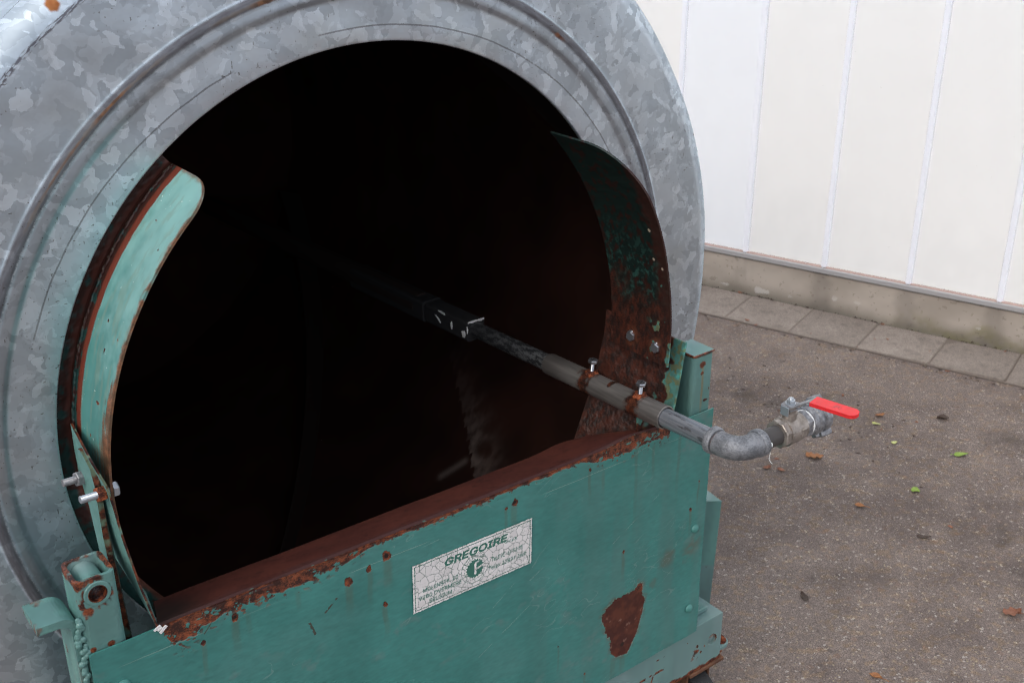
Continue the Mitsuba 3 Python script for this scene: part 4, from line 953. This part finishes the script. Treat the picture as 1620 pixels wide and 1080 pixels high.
# squared wrap round the pipe inside the drum, with a second piece behind
def wrap(y0, y1, w, h, key, lab=None):
    P0, P1 = pax(y0), pax(y1)
    m = trimesh.creation.extrude_polygon(rrect(-w, w, -h, h * 0.85, 0.007), 1.0)
    v = np.array(m.vertices)
    m.vertices = P0 + v[:, 2:3] * (P1 - P0) + np.c_[v[:, 0], 0 * v[:, 0], v[:, 1]]; m.fix_normals()
    return part(f'{K}__{key}', m, 'black_rubber', smooth=35, label=lab)
kw = wrap(0.352, 0.505, 0.0222, 0.0235, 'rubber_wrap', 'black squared wrap with white torn edges on the pipe inside the drum')
wrap(0.512, 0.82, 0.0245, 0.0255, 'rear_wrap')
fl = []
def sliver(pts, y, t, flip=False):
    q = trimesh.creation.extrude_polygon(Polygon(pts).buffer(0), t)
    v = np.array(q.vertices)
    q.vertices = pax(y) * [1, 0, 1] + [0, y, 0] + (np.c_[v[:, 0], -v[:, 2], v[:, 1]] if not flip else np.c_[-0.0222 - v[:, 2], v[:, 0], v[:, 1]])
    q.fix_normals(); fl.append(q)
top_ = [(x_, 0.0205 + 0.0012 * rng.random()) for x_ in np.linspace(0.0215, -0.019, 14)]
bot_ = [(x_, 0.0150 + 0.0040 * rng.random()) for x_ in np.linspace(-0.019, 0.0215, 11)]
sliver(top_ + bot_, 0.352, 0.0012)
sliver([(-0.021, 0.012), (-0.0195, 0.004), (-0.0205, -0.004), (-0.0222, -0.004), (-0.0222, 0.012)], 0.352, 0.0012)
sliver([(0.010, -0.004), (0.0, 0.001), (-0.004, -0.006), (-0.001, -0.015), (0.006, -0.016)], 0.360, 0.001, True)
sliver([(0.004, 0.004), (0.0, 0.009), (-0.003, 0.000), (0.000, -0.010), (0.003, -0.006)], 0.405, 0.001, True)
sliver([(0.012, 0.006), (0.0, 0.003), (-0.010, -0.006), (-0.008, -0.008), (0.002, -0.002)], 0.455, 0.001, True)
sliver([(0.016, 0.018), (0.004, 0.021), (-0.012, 0.019), (-0.010, 0.015), (0.006, 0.016)], 0.44, 0.001, True)
part(f'{kw}__torn_edge', join(*fl), 'white_chip', label='whitish torn bits on the black wrap', kind='stuff')
# elbow: from the pipe's direction (-y) round to +x
E0 = pax(yE + 0.012); vy = E0[1] - 0.049; vz = E0[2] + 0.001
rc = 0.034
path = [E0 + [0, -s, 0] for s in np.linspace(0.012, 0.019, 3)]
cc = np.array([E0[0] + rc, path[-1][1], E0[2]])
for a in np.linspace(8, 90, 14):
    path.append(cc + rc * np.array([-math.cos(math.radians(a)), -math.sin(math.radians(a)), 0]))
VY = path[-1][1]; VZ = E0[2]
path += [np.array([path[-1][0] + s, VY, VZ]) for s in (0.006, 0.012, 0.018)]
body = sweep(path, 0.0202, 40)
def col(x0, x1, r0, r1, n=48, n_sides=None, prof=None, org=None, axis=(1, 0, 0)):
    return lathe(prof or [(0, x0), (r0 * .96, x0), (r0, x0 + 0.001), (r1, x1 - 0.001), (r1 * .96, x1), (0, x1)], org or (0, VY, VZ), axis, n, n_sides)
band1 = lathe([(0, 0), (0.0215, 0), (0.0232, 0.0012), (0.0236, 0.005), (0.0232, 0.010), (0.0212, 0.0125), (0, 0.0125)], E0 + [0, 0.004, 0], (0, -1, 0.0), 48)
xe = path[-1][0]
band2 = lathe([(0, -0.0125), (0.0212, -0.0125), (0.0232, -0.010), (0.0236, -0.005), (0.0232, -0.0012), (0.0215, 0), (0, 0)], (xe + 0.004, VY, VZ), (1, 0, 0), 48)
part(f'{K}__elbow', join(body, band1, band2), 'elbow_iron', smooth=40, label='cast grey pipe elbow')
x1 = xe + 0.004
part(f'{K}__nipple', col(x1 - 0.002, x1 + 0.040, 0.0167, 0.0167), 'black_pipe', smooth=40, label='short dark pipe nipple between elbow and valve')
tp = [(x1 + 0.0008 + 0.0006 * math.sin(3 * a), VY + 0.0172 * math.cos(a), VZ + 0.0172 * math.sin(a)) for a in np.linspace(0, 2 * math.pi, 40)]
hang = [(x1 + 0.003, VY - 0.0172, VZ - 0.004), (x1 + 0.002, VY - 0.019, VZ - 0.014), (x1 + 0.001, VY - 0.0185, VZ - 0.024), (x1 + 0.005, VY - 0.0195, VZ - 0.031), (x1 + 0.010, VY - 0.019, VZ - 0.036)]
knot = trimesh.creation.icosphere(subdivisions=2, radius=0.0035); knot.vertices = np.array(knot.vertices) * [0.8, .7, 1.3] + [x1 + 0.004, VY - 0.0180, VZ + 0.0005]
part(f'{K}__thread_tape', join(sweep(tp, 0.0007, 6), sweep(hang, 0.0006, 6), knot), 'white_tape', smooth=40, label='white sealing thread hanging from the joint')
# ball valve
V0 = x1 + 0.038
kv = f'{K}__ball_valve'
hexa = lathe([(0, 0), (0.0228, 0), (0.0245, 0.0014), (0.0245, 0.0125), (0.0232, 0.0138), (0, 0.0138)], (V0, VY, VZ), (1, 0, 0), n_sides=8)
barrel = lathe([(0.0, 0.013), (0.0248, 0.013), (0.0253, 0.0145), (0.0253, 0.0165), (0.0240, 0.0175), (0.0236, 0.022), (0.0246, 0.031), (0.0250, 0.036), (0.0240, 0.046), (0.0225, 0.050), (0.0228, 0.052), (0.0228, 0.0555), (0, 0.0555)], (V0, VY, VZ), (1, 0, 0), 56)
neck = lathe([(0, 0), (0.0125, 0), (0.0118, 0.016), (0.0128, 0.019), (0.0128, 0.0225), (0.0102, 0.0235), (0.0102, 0.034), (0, 0.034)], (V0 + 0.0285, VY, VZ + 0.012), (0, 0, 1), 36)
part(kv, join(hexa, barrel, neck), 'valve_body', smooth=32, label='dull nickel ball valve body')
SX, SZ = V0 + 0.0285, VZ + 0.046
part(f'{kv}__cast_pad', cbox((V0 + 0.034, VY - 0.0262, VZ - 0.006), (V0 + 0.047, VY - 0.022, VZ + 0.009), 0.0012), 'valve_body')
part(f'{kv}__end_hex', lathe([(0, 0.0556), (0.0226, 0.0556), (0.0246, 0.057), (0.0246, 0.0675), (0.0228, 0.069), (0, 0.069)], (V0, VY, VZ), (1, 0, 0), n_sides=6), 'zinc_dull')
part(f'{kv}__stop_plate', cbox((SX - 0.011, VY - 0.011, SZ - 0.0065), (SX + 0.011, VY + 0.011, SZ - 0.004), 0.001), 'zinc_dull')
# lever: stem plate, cranked arm, red dipped grip
LA = math.radians(-78.1)      # heading of the grip in plan
ld = np.array([math.cos(LA), math.sin(LA)]); lw = np.array([-ld[1], ld[0]])
def lever_pt(s, w, z): return np.c_[SX + ld[0] * s + lw[0] * w, VY + ld[1] * s + lw[1] * w, SZ + z + 0 * s]
def strip(ss, zs, ws, t):
    ss, zs, ws = map(np.array, (ss, zs, ws))
    P = np.stack([lever_pt(ss, k * ws, zs) for k in (-1, -0.5, 0, 0.5, 1)], 1)
    return shell_grid(P, np.tile([0, 0, 1.0], P.shape[:2] + (1,)), t)
kl = f'{kv}__lever'
ss = [-0.012, -0.006, 0.0, 0.006, 0.010, 0.013, 0.020, 0.028, 0.033, 0.037, 0.042, 0.048]
zs = [0.0, 0.0, 0.0, 0.0, 0.0010, 0.003, 0.008, 0.014, 0.0172, 0.0188, 0.0192, 0.0192]
ws = [0.0105, 0.012, 0.013, 0.0125, 0.0115, 0.0105, 0.0098, 0.0095, 0.0095, 0.0098, 0.0098, 0.0098]
part(kl, strip(ss, zs, ws, 0.0024), 'zinc_dull', smooth=35, label='bright steel lever arm bent up from the valve stem')
tab = cbox((-0.0024, -0.0085, -0.0150), (0.0, 0.0085, 0.0016), 0.0008)
Rm = np.eye(4); Rm[:3, :3] = np.c_[np.append(ld, 0), np.append(lw, 0), [0, 0, 1]]; Rm[:3, 3] = [SX - 0.0155 * 1 + 0.0, VY + 0.0, SZ]
Rt = np.eye(4); Rt[:3, :3] = np.array([[0, -1, 0], [1, 0, 0], [0, 0, 1.0]])
tab.apply_translation([-0.0125, 0, 0])
Rm[:3, :3] = np.c_[[1, 0, 0], [0, 1, 0], [0, 0, 1]]; Rm[:3, 3] = [SX, VY, SZ]
tab.apply_transform(Rm)
part(f'{kv}__stop_tab', tab, 'zinc_bright')
gs = np.concatenate([[0.038, 0.0385], np.linspace(0.041, 0.104, 10), [0.108, 0.111, 0.1135, 0.1148, 0.1152]])
gw = np.concatenate([[0.0124, 0.0140], np.full(10, 0.0142), [0.0132, 0.0112, 0.0084, 0.005, 0.0015]])
gz = np.where(gs < 0.041, 0.0182, 0.0184)
gp = strip(gs, gz - 0.0022, gw, 0.0062)
gm = to_man(gp)
part(f'{kv}__grip', gp, 'red_vinyl', smooth=50, label='red plastic grip on the valve lever')
part(f'{kv}__stem_nut', join(lathe([(0, 0), (0.0088, 0), (0.0088, 0.0012), (0, 0.0012)], (SX, VY, SZ + 0.0024), (0, 0, 1), 24), lathe([(0, 0.0012), (0.0068, 0.0012), (0.0074, 0.002), (0.0074, 0.0066), (0.0064, 0.008), (0, 0.008)], (SX, VY, SZ + 0.0024), (0, 0, 1), n_sides=6), thread_rod((SX, VY, SZ + 0.009), (SX, VY, SZ + 0.0145), 0.0042)), 'zinc_bright')
# claw coupling on the free end
kc = f'{K}__claw_coupling'
C0 = V0 + 0.069
part(f'{kv}__seal_tape', lathe([(0, -0.0006), (0.0215, -0.0006), (0.0225, 0.0008), (0.0215, 0.0035), (0, 0.0035)], (C0, VY, VZ), (1, 0, 0), 40), 'white_tape', smooth=40)
clb = lathe([(0.012, 0.003), (0.0235, 0.003), (0.0250, 0.005), (0.0250, 0.013), (0.0270, 0.0145), (0.0270, 0.0215), (0.0225, 0.0235), (0.0215, 0.031), (0.0255, 0.033), (0.0262, 0.036), (0.0262, 0.044), (0.0245, 0.0465), (0.013, 0.0465)], (C0, VY, VZ), (1, 0, 0), 48, closed=True)
claws = []
for a in (math.radians(62), math.radians(242)):
    cy_, cz_ = VY + 0.0285 * math.cos(a), VZ + 0.0285 * math.sin(a)
    b = cbox((C0 + 0.026, -0.0085, -0.0050), (C0 + 0.052, 0.0085, 0.0062), 0.0022)
    R4 = trimesh.transformations.rotation_matrix(a - math.pi / 2, [1, 0, 0]); b.apply_transform(R4); b.apply_translation([0, cy_, cz_]); claws.append(b)
    b = cbox((C0 + 0.0135, -0.0065, -0.006), (C0 + 0.0225, 0.0065, 0.0035), 0.002); b.apply_transform(R4); b.apply_translation([0, cy_, cz_]); claws.append(b)
part(kc, join(clb, *claws), 'zinc_dull', smooth=32, label='dull grey claw coupling on the free end of the valve')
part(f'{kc}__seal_ring', lathe([(0.0105, 0.044), (0.0185, 0.044), (0.0195, 0.0475), (0.018, 0.049), (0.0105, 0.049)], (C0, VY, VZ), (1, 0, 0), 36, closed=True), 'black_rubber', smooth=40)

# ------------------------------------------------------------------ fallen leaves and bits on the yard
def leaf(x, y, L, w, rot, m, key, label, curl=0.25, stem=0.0, lobes=0, z0=0.004, group=None):
    n, k = 15, 9
    r = np.random.default_rng(int(abs(x * 1000 + y * 7919)) + 3)
    P = np.zeros((n, k, 3))
    ph = r.random(4) * 6
    for i, s in enumerate(np.linspace(0, 1, n)):
        ww = w * 0.5 * (math.sin(math.pi * min(1, s * 0.98 + 0.01)) ** 0.75) * (1 + (0.35 * math.sin(lobes * 2 * math.pi * s + ph[0]) if lobes else 0.06 * math.sin(9 * s + ph[0])))
        for j, q in enumerate(np.linspace(-1, 1, k)):
            zz = curl * w * 0.5 * (q * q) * (0.7 + 0.5 * math.sin(4 * s + ph[1])) + 0.10 * w * math.sin(5 * s + ph[2]) * q + 0.12 * w * (s - 0.5) ** 2 * 4 * curl
            P[i, j] = (s * L - L / 2, q * ww, zz)
    sh = shell_grid(P, np.tile([0, 0, 1.0], (n, k, 1)), 0.0006)
    if stem:
        sh = join(sh, sweep([(-L / 2 - stem, 0.1 * w, 0.002), (-L / 2 - stem * 0.5, 0.02, 0.004) if False else (-L / 2 - stem * 0.5, 0.04 * w, 0.004), (-L / 2 + 0.002, 0, 0.002)], 0.0008, 6))
    sh.apply_transform(trimesh.transformations.rotation_matrix(rot, [0, 0, 1]))
    v = np.array(sh.vertices); v[:, 2] += z0 - v[:, 2].min(); sh.vertices = v + [x, y, 0]
    kk = part(key, sh, m, smooth=40, lift=False)
    thing(kk, label, 'leaf' if 'leaf' in key else 'debris', group)
    return kk
AX_ = math.atan2(RIGHT[1], RIGHT[0])
LV = [(1.752, 0.442, .054, .038, 'leaf_brown', 'dry orange brown leaf lying on the asphalt below the red valve lever', .25, .0, 3, 0.0),
      (2.112, 0.174, .046, .022, 'leaf_green', 'pointed green leaf with a stalk, farther of the two green leaves', .3, .012, 0, 0.15),
      (1.823, 0.136, .027, .026, 'leaf_green', 'small round green leaf, the nearer of the two green leaves on the yard', .2, .0, 0, 0.8),
      (1.586, 0.486, .026, .015, 'leaf_red', 'small dark red brown leaf scrap under the pipe elbow, left one of two', .5, .0, 2, 0.2),
      (1.610, 0.451, .024, .014, 'leaf_red', 'small rusty leaf scrap under the pipe elbow, right one of two', .5, .0, 0, -0.4),
      (1.630, 0.184, .030, .016, 'leaf_brown', 'small orange leaf with a short stalk, left of the round green leaf', .4, .014, 0, 2.7),
      (1.173, 0.008, .034, .016, 'leaf_dark', 'dark brown curled leaf on the asphalt right of the steel channel', .6, .0, 0, 1.9),
      (1.637, -0.018, .038, .014, 'leaf_dark', 'thin black leaf in the middle of the bare asphalt', .4, .0, 0, -0.15),
      (1.518, -0.344, .042, .034, 'leaf_red', 'crumpled red brown leaf with a long stalk near the right edge', .5, .026, 2, 2.95),
      (1.066, -0.281, .030, .014, 'leaf_brown', 'narrow tan leaf at the bottom edge of the picture', .6, .016, 0, 2.5),
      (2.016, 0.345, .022, .014, 'leaf_yellow', 'pale yellow leaf scrap left of the upper green leaf', .3, .0, 0, 0.4),
      (2.135, 0.485, .034, .017, 'leaf_brown', 'orange leaf scrap behind the tip of the red lever, farther one', .3, .0, 0, 0.3),
      (2.075, 0.455, .026, .016, 'leaf_yellow', 'tan leaf scrap behind the tip of the red lever, nearer one', .3, .0, 0, -0.2),
      (2.275, 0.345, .042, .022, 'leaf_dark', 'black curled leaf near the right edge, farthest of the dark ones', .7, .0, 0, 0.1)]
for x, y, L, w, m, lab, curl, stm, lob, ro in LV:
    leaf(x, y, L, w, AX_ + ro, m, 'fallen_leaf', lab, curl, stm, lob)
# crumbs of soil, twigs and leaf bits swept against the slabs and beside the machine
def crumbs(pts, smin, smax):
    out = []
    for x, y, z in pts:
        s = smin + (smax - smin) * rng.random() ** 2
        q = trimesh.creation.icosphere(subdivisions=0, radius=s)
        q.vertices = np.array(q.vertices) * [1.0 + rng.random(), 0.6 + 0.6 * rng.random(), 0.45] * (1 + 0.25 * rng.normal(size=(12, 1)))
        q.apply_transform(trimesh.transformations.rotation_matrix(rng.random() * 6.28, [0, 0, 1])); q.apply_translation([x, y, z + s * 0.3]); out.append(q)
    return join(*out)
pts = []
for k in range(420):
    u = rng.uniform(-2.6, 0.2)
    o = 0.275 + abs(rng.normal(0, 0.02)) if rng.random() < .55 else rng.uniform(0.0, 0.012)
    p = W(u, o, 0.0); pts.append((p[0], p[1], 0.0 if o > .1 else 0.012))
for k in range(160):
    p = np.array([2.02, 0.66]) + rng.normal(0, 1, 2) @ np.diag([0.14, 0.2]); pts.append((p[0], p[1], 0.0))
part('soil_crumbs', crumbs(pts, 0.001, 0.005), 'leaf_dark', lift=False, kind='stuff', label='dark crumbs of soil and leaf along the slabs')
pts = [(2.02 + rng.normal(0, 0.4) , 0.4 + rng.normal(0, 0.5), 0.0) for k in range(26)]
for k in range(40):
    p = W(rng.uniform(-2.4, 0.1), rng.choice([0.02, 0.15, 0.27]) + rng.normal(0, 0.02), 0.0); pts.append((p[0], p[1], 0.011))
part('leaf_scraps', crumbs(pts, 0.0015, 0.007), 'leaf_red', lift=False, kind='stuff', label='small reddish leaf scraps strewn over yard and slabs')
